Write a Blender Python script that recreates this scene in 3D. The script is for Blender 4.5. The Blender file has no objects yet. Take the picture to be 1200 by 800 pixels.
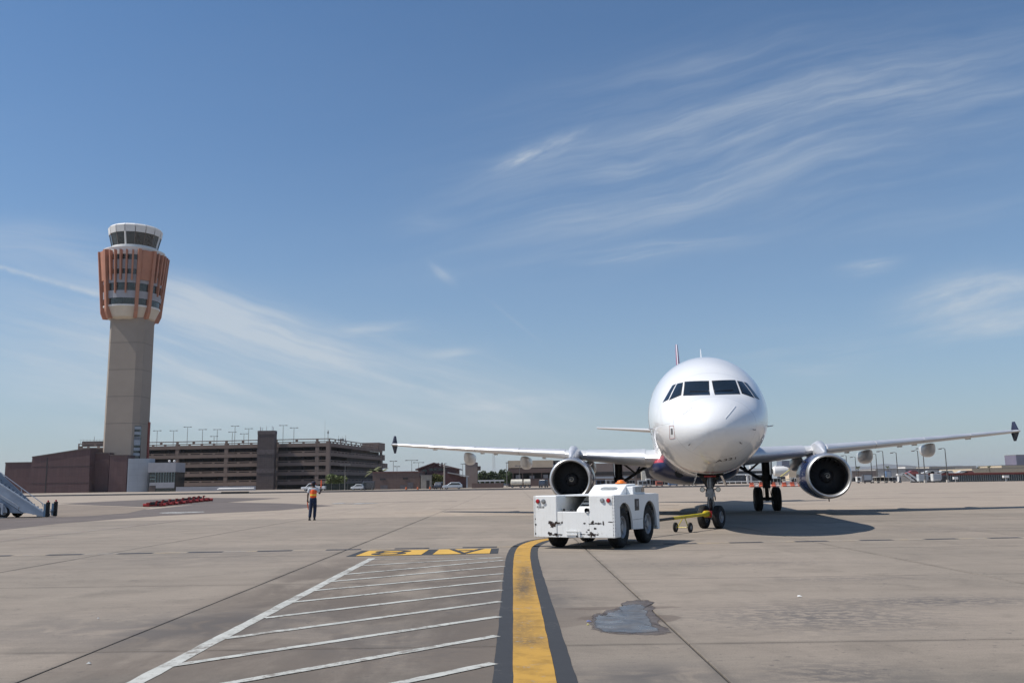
import bpy, math, random
import numpy as np
from mathutils import Vector, Matrix
random.seed(7)
C = bpy.context.scene.collection
PI = math.pi
R = math.radians

# ------------------------------------------------------------------ camera
FPX, PITCH, ROLL, EYE = 1039.166, 0.1575511, 0.0143149, 1.6255
sc = bpy.context.scene
cam_d = bpy.data.cameras.new('camera')
cam = bpy.data.objects.new('camera', cam_d)
C.objects.link(cam)
sc.camera = cam
cam_d.sensor_width = 36.0
cam_d.lens = FPX / 1200 * 36.0
cam_d.clip_start = 0.1
cam_d.clip_end = 30000
_c, _s, _cr, _sr = math.cos(PITCH), math.sin(PITCH), math.cos(ROLL), math.sin(ROLL)
F_ = Vector((0, _c, _s)); U0 = Vector((0, -_s, _c)); R0 = Vector((1, 0, 0))
Rv = R0 * _cr - U0 * _sr
Uv = R0 * _sr + U0 * _cr
m = Matrix((Rv, Uv, -F_)).transposed().to_4x4()
m.translation = Vector((0, 0, EYE))
cam.matrix_world = m

# ------------------------------------------------------------------ exposure, world, sun
sc.view_settings.view_transform = 'Standard'
sc.view_settings.look = 'None'
sc.view_settings.exposure = 0.0
sc.view_settings.gamma = 1.0
SUN_EL, SUN_AZ = 52.0, 264.5          # azimuth clockwise from +Y
SKY_STRENGTH = 0.100
SUN_STRENGTH = 5.0


def ray(u, v):
    """direction through a point of the photograph (surveying helper)"""
    x = u - 600; y = v - 400
    a = x * _cr - y * _sr; b = x * _sr + y * _cr
    return Vector((a, FPX * _c + b * _s, FPX * _s - b * _c))


def G(u, v, z=0.0):
    d = ray(u, v); t = (z - EYE) / d.z
    return (d.x * t, d.y * t)


def P(u, v, Y):
    """x and height of a far thing known to stand Y metres away"""
    d = ray(u, v); t = Y / d.y
    return d.x * t, EYE + d.z * t


def WX(u, Y):                          # x on the ground at distance Y
    v = 565.1 - (u - 600) * 0.0143 + 1689.0 / Y
    return P(u, v, Y)[0]


class NT:
    def __init__(s, nt): s.nt = nt; s.n = nt.nodes; s.l = nt.links
    def put(s, sock, v):
        if v is None: return
        if isinstance(v, bpy.types.NodeSocket): s.l.new(v, sock)
        else: sock.default_value = v
    def m(s, op, a, b=None, c=None, clamp=False):
        n = s.n.new('ShaderNodeMath'); n.operation = op; n.use_clamp = clamp
        s.put(n.inputs[0], a); s.put(n.inputs[1], b)
        if c is not None: s.put(n.inputs[2], c)
        return n.outputs[0]
    def noise(s, vec, scale, detail=4, rough=.55, dist=0.0):
        n = s.n.new('ShaderNodeTexNoise'); n.inputs['Scale'].default_value = scale
        n.inputs['Detail'].default_value = detail; n.inputs['Roughness'].default_value = rough
        n.inputs['Distortion'].default_value = dist
        if vec is not None: s.l.new(vec, n.inputs['Vector'])
        return n.outputs['Fac']
    def ramp(s, v, a, b, lo=0.0, hi=1.0):
        n = s.n.new('ShaderNodeMapRange'); n.interpolation_type = 'SMOOTHSTEP'
        s.put(n.inputs[0], v); n.inputs[1].default_value = a; n.inputs[2].default_value = b
        n.inputs[3].default_value = lo; n.inputs[4].default_value = hi
        return n.outputs[0]
    def mix(s, f, a, b, mode='MIX'):
        n = s.n.new('ShaderNodeMix'); n.data_type = 'RGBA'; n.blend_type = mode
        s.put(n.inputs[0], f)
        for k, v in ((6, a), (7, b)):
            if isinstance(v, (tuple, list)): v = tuple(v) + (1,) if len(v) == 3 else v
            s.put(n.inputs[k], v)
        return n.outputs[2]
    def sep(s, v):
        n = s.n.new('ShaderNodeSeparateXYZ'); s.l.new(v, n.inputs[0]); return n.outputs
    def comb(s, x, y, z):
        n = s.n.new('ShaderNodeCombineXYZ')
        for i, v in enumerate((x, y, z)): s.put(n.inputs[i], v)
        return n.outputs[0]
    def scale(s, v, xyz):
        n = s.n.new('ShaderNodeMapping'); s.l.new(v, n.inputs[0]); n.inputs['Scale'].default_value = xyz
        return n.outputs[0]


world = bpy.data.worlds.new("World")
sc.world = world
world.use_nodes = True
wt = NT(world.node_tree)
wt.n.clear()
sky = wt.n.new('ShaderNodeTexSky')
sky.sky_type = 'NISHITA'
sky.sun_disc = False
sky.sun_elevation = R(SUN_EL)
sky.sun_rotation = R(SUN_AZ)
sky.altitude = 340
sky.air_density = 1.0
sky.dust_density = .4
sky.ozone_density = 2.6
bg = wt.n.new('ShaderNodeBackground'); bg.inputs[1].default_value = SKY_STRENGTH
wt.l.new(wt.mix(1.0, sky.outputs[0], (.68, .95, 1.12), 'MULTIPLY'), bg.inputs[0])
bg2 = wt.n.new('ShaderNodeBackground'); bg2.inputs[0].default_value = (.70, .77, .84, 1); bg2.inputs[1].default_value = .82
tc = wt.n.new('ShaderNodeTexCoord')
dx, dy, dz = wt.sep(tc.outputs['Generated'])
yy = wt.m('MAXIMUM', dy, .12)
su = wt.m('DIVIDE', dx, yy); sv = wt.m('DIVIDE', dz, yy)
front = wt.ramp(dy, .1, .3)
zz = wt.m('ADD', wt.m('MAXIMUM', dz, 0.0), .10)
plane = wt.comb(wt.m('DIVIDE', dx, zz), wt.m('DIVIDE', dy, zz), 0.0)


def skyuv(u, v):
    d = ray(u, v); return d.x / d.y, d.z / d.y


def cirrus(patches, ang, seed, kx, ky, lo, hi, warp=.05):
    """a family of wisps: soft elongated patches torn by fibrous noise along their own direction"""
    ca, sa = math.cos(ang), math.sin(ang)
    s1 = wt.m('ADD', wt.m('MULTIPLY', su, ca), wt.m('MULTIPLY', sv, sa))
    t1 = wt.m('ADD', wt.m('MULTIPLY', su, -sa), wt.m('MULTIPLY', sv, ca))
    w = wt.noise(wt.comb(wt.m('MULTIPLY', s1, 3.0), wt.m('MULTIPLY', t1, 5.0), seed), 1.0, 3)
    t2 = wt.m('ADD', t1, wt.m('MULTIPLY', wt.m('SUBTRACT', w, .5), warp))
    fib = wt.noise(wt.comb(wt.m('MULTIPLY', s1, kx), wt.m('MULTIPLY', t2, ky), seed + 3.1), 1.0, 9, .62, .25)
    soft = wt.noise(wt.comb(wt.m('MULTIPLY', s1, kx * .5), wt.m('MULTIPLY', t2, ky * .28), seed + 9.1), 1.0, 3, .5)
    acc = None
    for (u, v, L, W, st) in patches:
        cu, cv = skyuv(u, v)
        s0 = cu * ca + cv * sa; t0 = -cu * sa + cv * ca
        a = wt.m('DIVIDE', wt.m('SUBTRACT', s1, s0), L / FPX)
        b = wt.m('DIVIDE', wt.m('SUBTRACT', t2, t0), W / FPX)
        r2 = wt.m('ADD', wt.m('MULTIPLY', a, a), wt.m('MULTIPLY', b, b))
        g = wt.m('MULTIPLY', wt.m('EXPONENT', wt.m('MULTIPLY', r2, -1.0)), st)
        acc = g if acc is None else wt.m('ADD', acc, g)
    fine = wt.noise(wt.comb(wt.m('MULTIPLY', s1, kx * 1.7), wt.m('MULTIPLY', t2, ky * 3.2), seed + 5.7), 1.0, 7, .6, .4)
    f = wt.m('MULTIPLY', wt.m('MULTIPLY', wt.ramp(fib, lo, hi), wt.ramp(fine, .30, .70, .62, 1.25)), wt.ramp(soft, .30, .62, .22, 1.05))
    return wt.m('MULTIPLY', acc, f)


fams = [
    cirrus([(900, 165, 300, 80, .50), (760, 205, 180, 52, .46), (1110, 95, 230, 60, .36), (1130, 240, 150, 25, .22),
            (960, 240, 150, 22, .20), (700, 255, 150, 25, .22), (900, 60, 300, 40, .18)], R(13), 1.0, 2.6, 24, .22, .88, .075),
    cirrus([(640, 172, 62, 10, .62), (608, 184, 34, 7, .5)], R(24), 5.0, 14, 50, .28, .74, .03),
    cirrus([(770, 290, 150, 12, .35), (1010, 215, 90, 10, .2), (740, 303, 30, 6, .4), (1020, 312, 30, 12, .6),
            (940, 420, 70, 20, .55), (975, 415, 60, 9, .4), (870, 412, 60, 20, .3)], R(7), 8.0, 4, 40, .36, .75),
    cirrus([(1125, 345, 70, 22, .85), (1195, 328, 60, 16, .7), (1180, 375, 60, 16, .7), (1110, 380, 60, 20, .5)], R(14), 11.0, 6, 26, .22, .72),
    cirrus([(250, 360, 170, 26, .6), (380, 410, 190, 28, .75), (520, 455, 110, 18, .7), (350, 385, 150, 12, .4), (120, 420, 220, 70, .45), (330, 470, 300, 50, .35), (620, 450, 160, 30, .40),
            (300, 440, 260, 36, .32)], R(-17), 14.0, 2.4, 20, .22, .80),
    cirrus([(40, 290, 110, 24, .50), (30, 450, 220, 60, .45), (200, 480, 300, 34, .32), (600, 490, 300, 30, .25)], R(-8), 17.0, 2.4, 22, .30, .75),
    cirrus([(440, 388, 55, 10, .62), (530, 413, 24, 5, .5), (500, 262, 40, 12, .45), (520, 320, 18, 6, .25), (610, 470, 90, 16, .55)], R(2), 20.0, 8, 40, .32, .70),
    cirrus([(520, 318, 16, 5, .4), (603, 374, 34, 2.4, .2)], R(-42), 23.0, 16, 40, .30, .65, .02),
]
dens = fams[0]
for f_ in fams[1:]: dens = wt.m('ADD', dens, f_)
# condensation trails: thin lines with a slightly ragged edge
for (u0, v0, u1, v1, wpx, st) in ((-60, 296, 130, 349, 3.2, .40), (130, 349, 290, 396, 6.5, .16), (290, 396, 545, 470, 4.6, .20)):
    p0 = skyuv(u0, v0); p1 = skyuv(u1, v1)
    a_ = math.atan2(p1[1] - p0[1], p1[0] - p0[0]); ca, sa = math.cos(a_), math.sin(a_)
    L_ = math.hypot(p1[0] - p0[0], p1[1] - p0[1])
    s1 = wt.m('ADD', wt.m('MULTIPLY', wt.m('SUBTRACT', su, p0[0]), ca), wt.m('MULTIPLY', wt.m('SUBTRACT', sv, p0[1]), sa))
    t1 = wt.m('ADD', wt.m('MULTIPLY', wt.m('SUBTRACT', su, p0[0]), -sa), wt.m('MULTIPLY', wt.m('SUBTRACT', sv, p0[1]), ca))
    nz = wt.noise(wt.comb(wt.m('MULTIPLY', s1, 60.0), wt.m('MULTIPLY', t1, 90.0), 40.0), 1.0, 5, .6)
    t2 = wt.m('DIVIDE', wt.m('ADD', t1, wt.m('MULTIPLY', wt.m('SUBTRACT', nz, .5), .004)), wpx / FPX)
    g = wt.m('EXPONENT', wt.m('MULTIPLY', wt.m('MULTIPLY', t2, t2), -1.0))
    g = wt.m('MULTIPLY', g, wt.m('MULTIPLY', wt.ramp(s1, -.03, .03), wt.ramp(s1, L_ + .03, L_ - .03)))
    dens = wt.m('ADD', dens, wt.m('MULTIPLY', wt.m('MULTIPLY', g, st), wt.ramp(nz, .3, .6, .4, 1)))
dens = wt.m('MULTIPLY', dens, front)
back = wt.noise(wt.scale(plane, (.35, 1.5, 1)), 1.0, 8, .6, .3)      # the rest of the sky carries the same thin cirrus
dens = wt.m('ADD', dens, wt.m('MULTIPLY', wt.m('MULTIPLY', wt.ramp(back, .48, .80, 0, .5), wt.m('SUBTRACT', 1.0, front)), wt.ramp(dz, 0, .1)))
veil = wt.noise(wt.scale(plane, (.22, .5, 1)), 1.0, 5, .55, .2)
dens = wt.m('ADD', dens, wt.ramp(veil, .42, .82, 0, .06))
dens = wt.m('MINIMUM', dens, .75)
hz = wt.m('MULTIPLY', wt.m('EXPONENT', wt.m('MULTIPLY', wt.m('MAXIMUM', dz, 0.0), -6.0)), .9)                                 # whitish desert haze low over the horizon
bg3 = wt.n.new('ShaderNodeBackground'); bg3.inputs[0].default_value = (.43, .475, .51, 1); bg3.inputs[1].default_value = 1.0
mh = wt.n.new('ShaderNodeMixShader'); wt.l.new(hz, mh.inputs[0]); wt.l.new(bg.outputs[0], mh.inputs[1]); wt.l.new(bg3.outputs[0], mh.inputs[2])
mx = wt.n.new('ShaderNodeMixShader'); wt.l.new(dens, mx.inputs[0])
wt.l.new(mh.outputs[0], mx.inputs[1]); wt.l.new(bg2.outputs[0], mx.inputs[2])
wo = wt.n.new('ShaderNodeOutputWorld'); wt.l.new(mx.outputs[0], wo.inputs[0])

sl = bpy.data.lights.new('sun', 'SUN'); sl.energy = SUN_STRENGTH; sl.angle = R(.53); sl.color = (1.0, .94, .86)
sun = bpy.data.objects.new('sun', sl); C.objects.link(sun)
_sd = Vector((math.sin(R(SUN_AZ)) * math.cos(R(SUN_EL)), math.cos(R(SUN_AZ)) * math.cos(R(SUN_EL)), math.sin(R(SUN_EL))))
sun.rotation_euler = _sd.to_track_quat('Z', 'Y').to_euler()
sun.location = _sd * 200

# ------------------------------------------------------------------ materials
MATS = {}


def mat(name, col, rough=.6, metal=0.0, var=.12, vscale=1.5, bump=0.0, bscale=30, coat=0.0, spec=.5, col2=None, emit=None):
    if name in MATS: return MATS[name]
    m = bpy.data.materials.new(name); m.use_nodes = True
    t = NT(m.node_tree); b = t.n['Principled BSDF']
    g = t.n.new('ShaderNodeTexCoord')
    n1 = t.noise(g.outputs['Object'], vscale, 5, .6)
    c2 = col2 or tuple(max(0, x * (1 - 2 * var)) for x in col)
    t.l.new(t.mix(t.ramp(n1, .3, .7), col, c2), b.inputs['Base Color'])
    b.inputs['Roughness'].default_value = rough
    if rough < .9:
        t.l.new(t.ramp(t.noise(g.outputs['Object'], vscale * 3, 4), .3, .7, rough * .85, min(1, rough * 1.15)), b.inputs['Roughness'])
    b.inputs['Metallic'].default_value = metal
    b.inputs['Coat Weight'].default_value = coat
    b.inputs['Coat Roughness'].default_value = .06
    b.inputs['Specular IOR Level'].default_value = spec
    if bump:
        bn = t.n.new('ShaderNodeBump'); bn.inputs['Strength'].default_value = bump; bn.inputs['Distance'].default_value = .02
        t.l.new(t.noise(g.outputs['Object'], bscale, 5), bn.inputs['Height']); t.l.new(bn.outputs[0], b.inputs['Normal'])
    MATS[name] = m
    return m


def ground_mat(name, ca, cb, stains=True):
    m = bpy.data.materials.new(name); m.use_nodes = True
    t = NT(m.node_tree); b = t.n['Principled BSDF']
    g = t.n.new('ShaderNodeNewGeometry').outputs['Position']
    oi = t.n.new('ShaderNodeObjectInfo').outputs['Random']
    px, py, pz = t.sep(g)
    col = t.mix(t.ramp(t.noise(g, .16, 5, .6), .33, .67), ca, cb)
    st = t.noise(t.comb(t.m('MULTIPLY', px, .10), t.m('MULTIPLY', py, 1.1), 3.0), 1.0, 7, .6)     # streaks along the taxi lane
    col = t.mix(t.m('MULTIPLY', t.ramp(st, .42, .66), .50), col, tuple(x * .72 for x in ca))
    st2 = t.noise(t.comb(t.m('MULTIPLY', px, .8), t.m('MULTIPLY', py, .12), 8.0), 1.0, 6, .6)
    col = t.mix(t.m('MULTIPLY', t.ramp(st2, .52, .75), .30), col, tuple(min(1, x * 1.25) for x in ca))
    bl = t.noise(g, .9, 8, .68, .6)
    col = t.mix(t.m('MULTIPLY', t.ramp(bl, .48, .70), .42), col, tuple(x * .62 for x in cb))
    fine = t.noise(g, 55, 3, .7)
    col = t.mix(.75, col, t.mix(t.ramp(fine, .25, .75), (.80, .80, .80), (1.18, 1.17, 1.16)), 'MULTIPLY')
    mid = t.noise(t.comb(t.m('MULTIPLY', px, 3.0), t.m('MULTIPLY', py, 14.0), 0.0), 1.0, 6, .7)
    col = t.mix(.6, col, t.mix(t.ramp(mid, .3, .7), (.90, .90, .90), (1.09, 1.09, 1.09)), 'MULTIPLY')
    # grime gathered along the slab joints, rubber-darkened lane inside the hatching
    gxx = t.m('ABSOLUTE', t.m('SUBTRACT', t.m('FRACT', t.m('DIVIDE', t.m('SUBTRACT', px, -34.27), 6.0)), .5))
    gyy = t.m('ABSOLUTE', t.m('SUBTRACT', t.m('FRACT', t.m('DIVIDE', t.m('SUBTRACT', py, -2.7), 6.0)), .5))
    jg = t.m('MULTIPLY', t.ramp(t.m('MAXIMUM', gxx, gyy), .480, .4995), t.ramp(t.noise(g, 1.1, 5, .6), .3, .7, .1, .55))
    col = t.mix(jg, col, (.09, .08, .07))
    if stains:
        ln = t.m('MULTIPLY', t.m('MULTIPLY', t.ramp(px, -4.9, -3.6), t.ramp(px, .9, -.4)), t.m('MULTIPLY', t.ramp(py, 24, 17), t.ramp(t.noise(t.comb(t.m('MULTIPLY', px, .9), t.m('MULTIPLY', py, .35), 6.0), 1.0, 6, .62, .4), .34, .58, .08, .72)))
        col = t.mix(ln, col, (.105, .085, .070))
        ln2 = t.m('MULTIPLY', t.ramp(py, 8.9, 7.0), t.ramp(t.noise(g, .8, 7, .65, .5), .38, .62, 0, .55))
        col = t.mix(ln2, col, (.10, .095, .085))
        pit = t.noise(t.comb(t.m('MULTIPLY', px, 9.0), t.m('MULTIPLY', py, 13.0), 2.0), 1.0, 5, .6)
        col = t.mix(t.m('MULTIPLY', t.ramp(pit, .60, .67), t.ramp(t.noise(g, .5, 4, .6), .40, .62, .05, .75)), col, (.09, .08, .075))
        for (u, v, L, W, k) in ((738, 724, 62, .36, .85), (728, 712, 75, .16, .7), (655, 722, 70, .9, .45)):      # damp halo of the puddle
            cx, cy = G(u, v); sx = L / FPX * cy
            a = t.m('DIVIDE', t.m('SUBTRACT', px, cx), sx); c_ = t.m('DIVIDE', t.m('SUBTRACT', py, cy), W)
            e = t.m('EXPONENT', t.m('MULTIPLY', t.m('ADD', t.m('MULTIPLY', a, a), t.m('MULTIPLY', c_, c_)), -1.0))
            wn_ = t.noise(g, 2.6, 7, .62, .5)
            col = t.mix(t.m('MULTIPLY', t.ramp(t.m('ADD', e, t.m('MULTIPLY', t.m('SUBTRACT', wn_, .5), .9)), .38, .52), k * .7), col, (.105, .08, .065))
        sp = t.noise(t.comb(t.m('MULTIPLY', px, 5.0), t.m('MULTIPLY', py, 9.0), 1.0), 1.0, 7, .72, .5)
        sp2 = t.noise(g, 1.7, 6, .6, .8)
        for (u, v, L, W, k, fib) in ((960, 722, 130, 1.1, .75, 1), (1110, 704, 110, .45, .8, 1), (985, 678, 90, .3, .5, 1), (760, 792, 90, .55, .75, 0),
                                     (640, 700, 40, 1.6, .55, 0), (200, 737, 90, 1.2, .55, 0), (310, 725, 90, 1.1, .5, 0), (420, 745, 80, 1.2, .35, 0),
                                     (560, 700, 60, 2.4, .38, 0), (980, 790, 80, .5, .7, 1), (640, 612, 50, 1.2, .3, 0), (860, 660, 120, .5, .4, 1),
                                     (1100, 620, 90, 1.5, .4, 1), (260, 650, 160, 3, .3, 0), (60, 735, 100, 1.2, .35, 0), (470, 760, 90, 1.2, .35, 1)):
            cx, cy = G(u, v); sx = L / FPX * cy
            a = t.m('DIVIDE', t.m('SUBTRACT', px, cx), sx); c_ = t.m('DIVIDE', t.m('SUBTRACT', py, cy), W)
            r2 = t.m('ADD', t.m('MULTIPLY', a, a), t.m('MULTIPLY', c_, c_))
            e = t.m('EXPONENT', t.m('MULTIPLY', r2, -1.0))
            f = t.m('MULTIPLY', t.m('MULTIPLY', e, k), t.ramp(sp if fib else sp2, .42 if fib else .30, .56 if fib else .58, 0, 1))
            col = t.mix(f, col, (.085, .08, .08))
        sp3 = t.noise(g, 2.6, 5, .55, .3)
        col = t.mix(t.ramp(sp3, .70, .74, 0, .55), col, (.10, .09, .085))          # scattered oil drips
    br = t.m('ADD', t.m('MULTIPLY', oi, .15), .95)
    col = t.mix(1.0, col, t.comb(br, br, br), 'MULTIPLY')
    t.l.new(col, b.inputs['Base Color'])
    b.inputs['Roughness'].default_value = .88; b.inputs['Specular IOR Level'].default_value = .3
    bn = t.n.new('ShaderNodeBump'); bn.inputs['Strength'].default_value = .35; bn.inputs['Distance'].default_value = .004
    t.l.new(t.noise(g, 90, 4, .7), bn.inputs['Height']); t.l.new(bn.outputs[0], b.inputs['Normal'])
    MATS[name] = m
    return m


def paint_mat(name, col, wear=.5, under=(.27, .25, .23), dirt=.3, patch=None):
    """road paint, worn through in places"""
    m = bpy.data.materials.new(name); m.use_nodes = True
    t = NT(m.node_tree); b = t.n['Principled BSDF']
    g = t.n.new('ShaderNodeNewGeometry').outputs['Position']
    a = t.noise(g, 10, 10, .78, .3); c_ = t.noise(g, 1.3, 5, .6)
    w = t.ramp(t.m('ADD', t.m('MULTIPLY', a, .65), t.m('MULTIPLY', c_, .35)), wear, wear + .1)
    cc = t.mix(t.m('MULTIPLY', t.ramp(t.noise(g, 3.0, 7, .65), .4, .72), dirt), col, tuple(x * .45 for x in col))
    if patch:
        px, py, pz = t.sep(g)
        for (u, v, L, W, k) in patch:
            cx, cy = G(u, v); aa = t.m('DIVIDE', t.m('SUBTRACT', px, cx), L); bb = t.m('DIVIDE', t.m('SUBTRACT', py, cy), W)
            e = t.m('EXPONENT', t.m('MULTIPLY', t.m('ADD', t.m('MULTIPLY', aa, aa), t.m('MULTIPLY', bb, bb)), -1.0))
            cc = t.mix(t.m('MULTIPLY', t.m('MULTIPLY', e, k), t.ramp(t.noise(g, 16, 6, .7), .32, .54)), cc, (.05, .045, .04))
    t.l.new(t.mix(w, cc, under), b.inputs['Base Color'])
    b.inputs['Roughness'].default_value = .75
    MATS[name] = m
    return m


M_WHITE = mat('aircraft_white', (.80, .81, .82), .22, 0, .015, .8, coat=.9)
M_CONC = ground_mat('concrete', (.272, .230, .188), (.228, .197, .162))
M_CONC_FAR = ground_mat('concrete_far', (.345, .288, .232), (.300, .252, .205), False)
M_ASPH = ground_mat('asphalt', (.150, .125, .113), (.122, .104, .096), False)
M_TAN = ground_mat('tan_surface', (.255, .208, .165), (.22, .18, .145), False)
M_KERB = mat('kerb_concrete', (.46, .43, .39), .9, 0, .08, .3)
M_DARKLINE = mat('kerb_dark_face', (.16, .15, .145), .9, 0, .1, .5)
M_JOINT = mat('joint_filler', (.035, .034, .033), .8, 0, .2, 4)
M_WLINE = paint_mat('worn_white_paint', (.48, .485, .45), .49, under=(.21, .19, .165), dirt=.55)
M_WORN = paint_mat('very_worn_paint', (.50, .50, .48), .44, under=(.17, .15, .135))
M_YLINE = paint_mat('worn_yellow_paint', (.47, .265, .042), .545, dirt=.65,
                    patch=((613, 690, .16, 1.3, .85), (616, 672, .14, 1.6, .75), (612, 735, .18, .9, .5), (620, 752, .25, .3, .5)))
M_KLINE = paint_mat('black_marking_paint', (.034, .035, .038), .56, under=(.11, .10, .095), dirt=.2)
M_REDLINE = paint_mat('faded_red_paint', (.30, .16, .13), .42)
M_TANLINE = paint_mat('faded_yellow_paint', (.40, .31, .20), .45)
M_NAVY = mat('navy_paint', (.014, .030, .105), .28, 0, .1, 1, coat=.5)
M_METAL = mat('polished_metal', (.60, .61, .62), .42, .85, .03, 1)
M_STEEL = mat('gear_steel', (.30, .31, .33), .38, .7, .2, 6)
M_DARK = mat('dark_metal', (.03, .031, .034), .5, .3, .2, 5)
M_BLADE = mat('fan_blade_metal', (.10, .102, .11), .38, .5, .1, 4)
M_BLACK = mat('black_hole', (.004, .004, .005), .9, 0, 0, 1)
M_RUBBER = mat('tyre_rubber', (.010, .010, .011), .82, 0, .25, 6, bump=.2, bscale=50)
M_RIM = mat('rim_grey', (.36, .37, .39), .45, .3, .15, 9)
M_GLASS = mat('window_glass', (.012, .018, .024), .06, 0, .05, 1, spec=.8, coat=.5)
M_WING = mat('wing_grey', (.60, .61, .62), .35, .05, .04, .7, coat=.3)
M_SLAT = mat('slat_metal', (.70, .71, .73), .45, .6, .02, .5)
M_RED = mat('red_paint', (.45, .03, .035), .4, 0, .15, 3)


def tug_mat(name, col):
    m = bpy.data.materials.new(name); m.use_nodes = True
    t = NT(m.node_tree); b = t.n['Principled BSDF']
    g = t.n.new('ShaderNodeTexCoord').outputs['Object']
    x, y, z = t.sep(g)
    n = t.noise(g, 2.2, 7, .65)
    cc = t.mix(t.ramp(n, .45, .75, 0, .35), col, tuple(v * .7 for v in (col[0], col[1] * .97, col[2] * .9)))
    run = t.noise(t.comb(t.m('MULTIPLY', x, 26), t.m('MULTIPLY', y, 26), t.m('MULTIPLY', z, 1.6)), 1.0, 4, .6)
    cc = t.mix(t.m('MULTIPLY', t.ramp(run, .52, .8), .25), cc, (.40, .37, .33))
    low = t.m('MULTIPLY', t.ramp(z, .55, .25), t.ramp(t.noise(g, 9, 7, .7), .60, .64))
    cc = t.mix(low, cc, (.05, .035, .03))
    t.l.new(cc, b.inputs['Base Color'])
    b.inputs['Roughness'].default_value = .42
    b.inputs['Coat Weight'].default_value = .15
    bn = t.n.new('ShaderNodeBump'); bn.inputs['Strength'].default_value = .15; bn.inputs['Distance'].default_value = .03
    t.l.new(t.noise(g, 2.5, 2), bn.inputs['Height']); t.l.new(bn.outputs[0], b.inputs['Normal'])
    return m


M_TUG = tug_mat('tug_white_paint', (.83, .84, .83))
M_YEL = mat('yellow_paint', (.62, .50, .03), .45, 0, .15, 6)
M_ORANGE = mat('orange_plastic', (.85, .16, .03), .45, 0, .1, 5)
M_BURG = None


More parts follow.
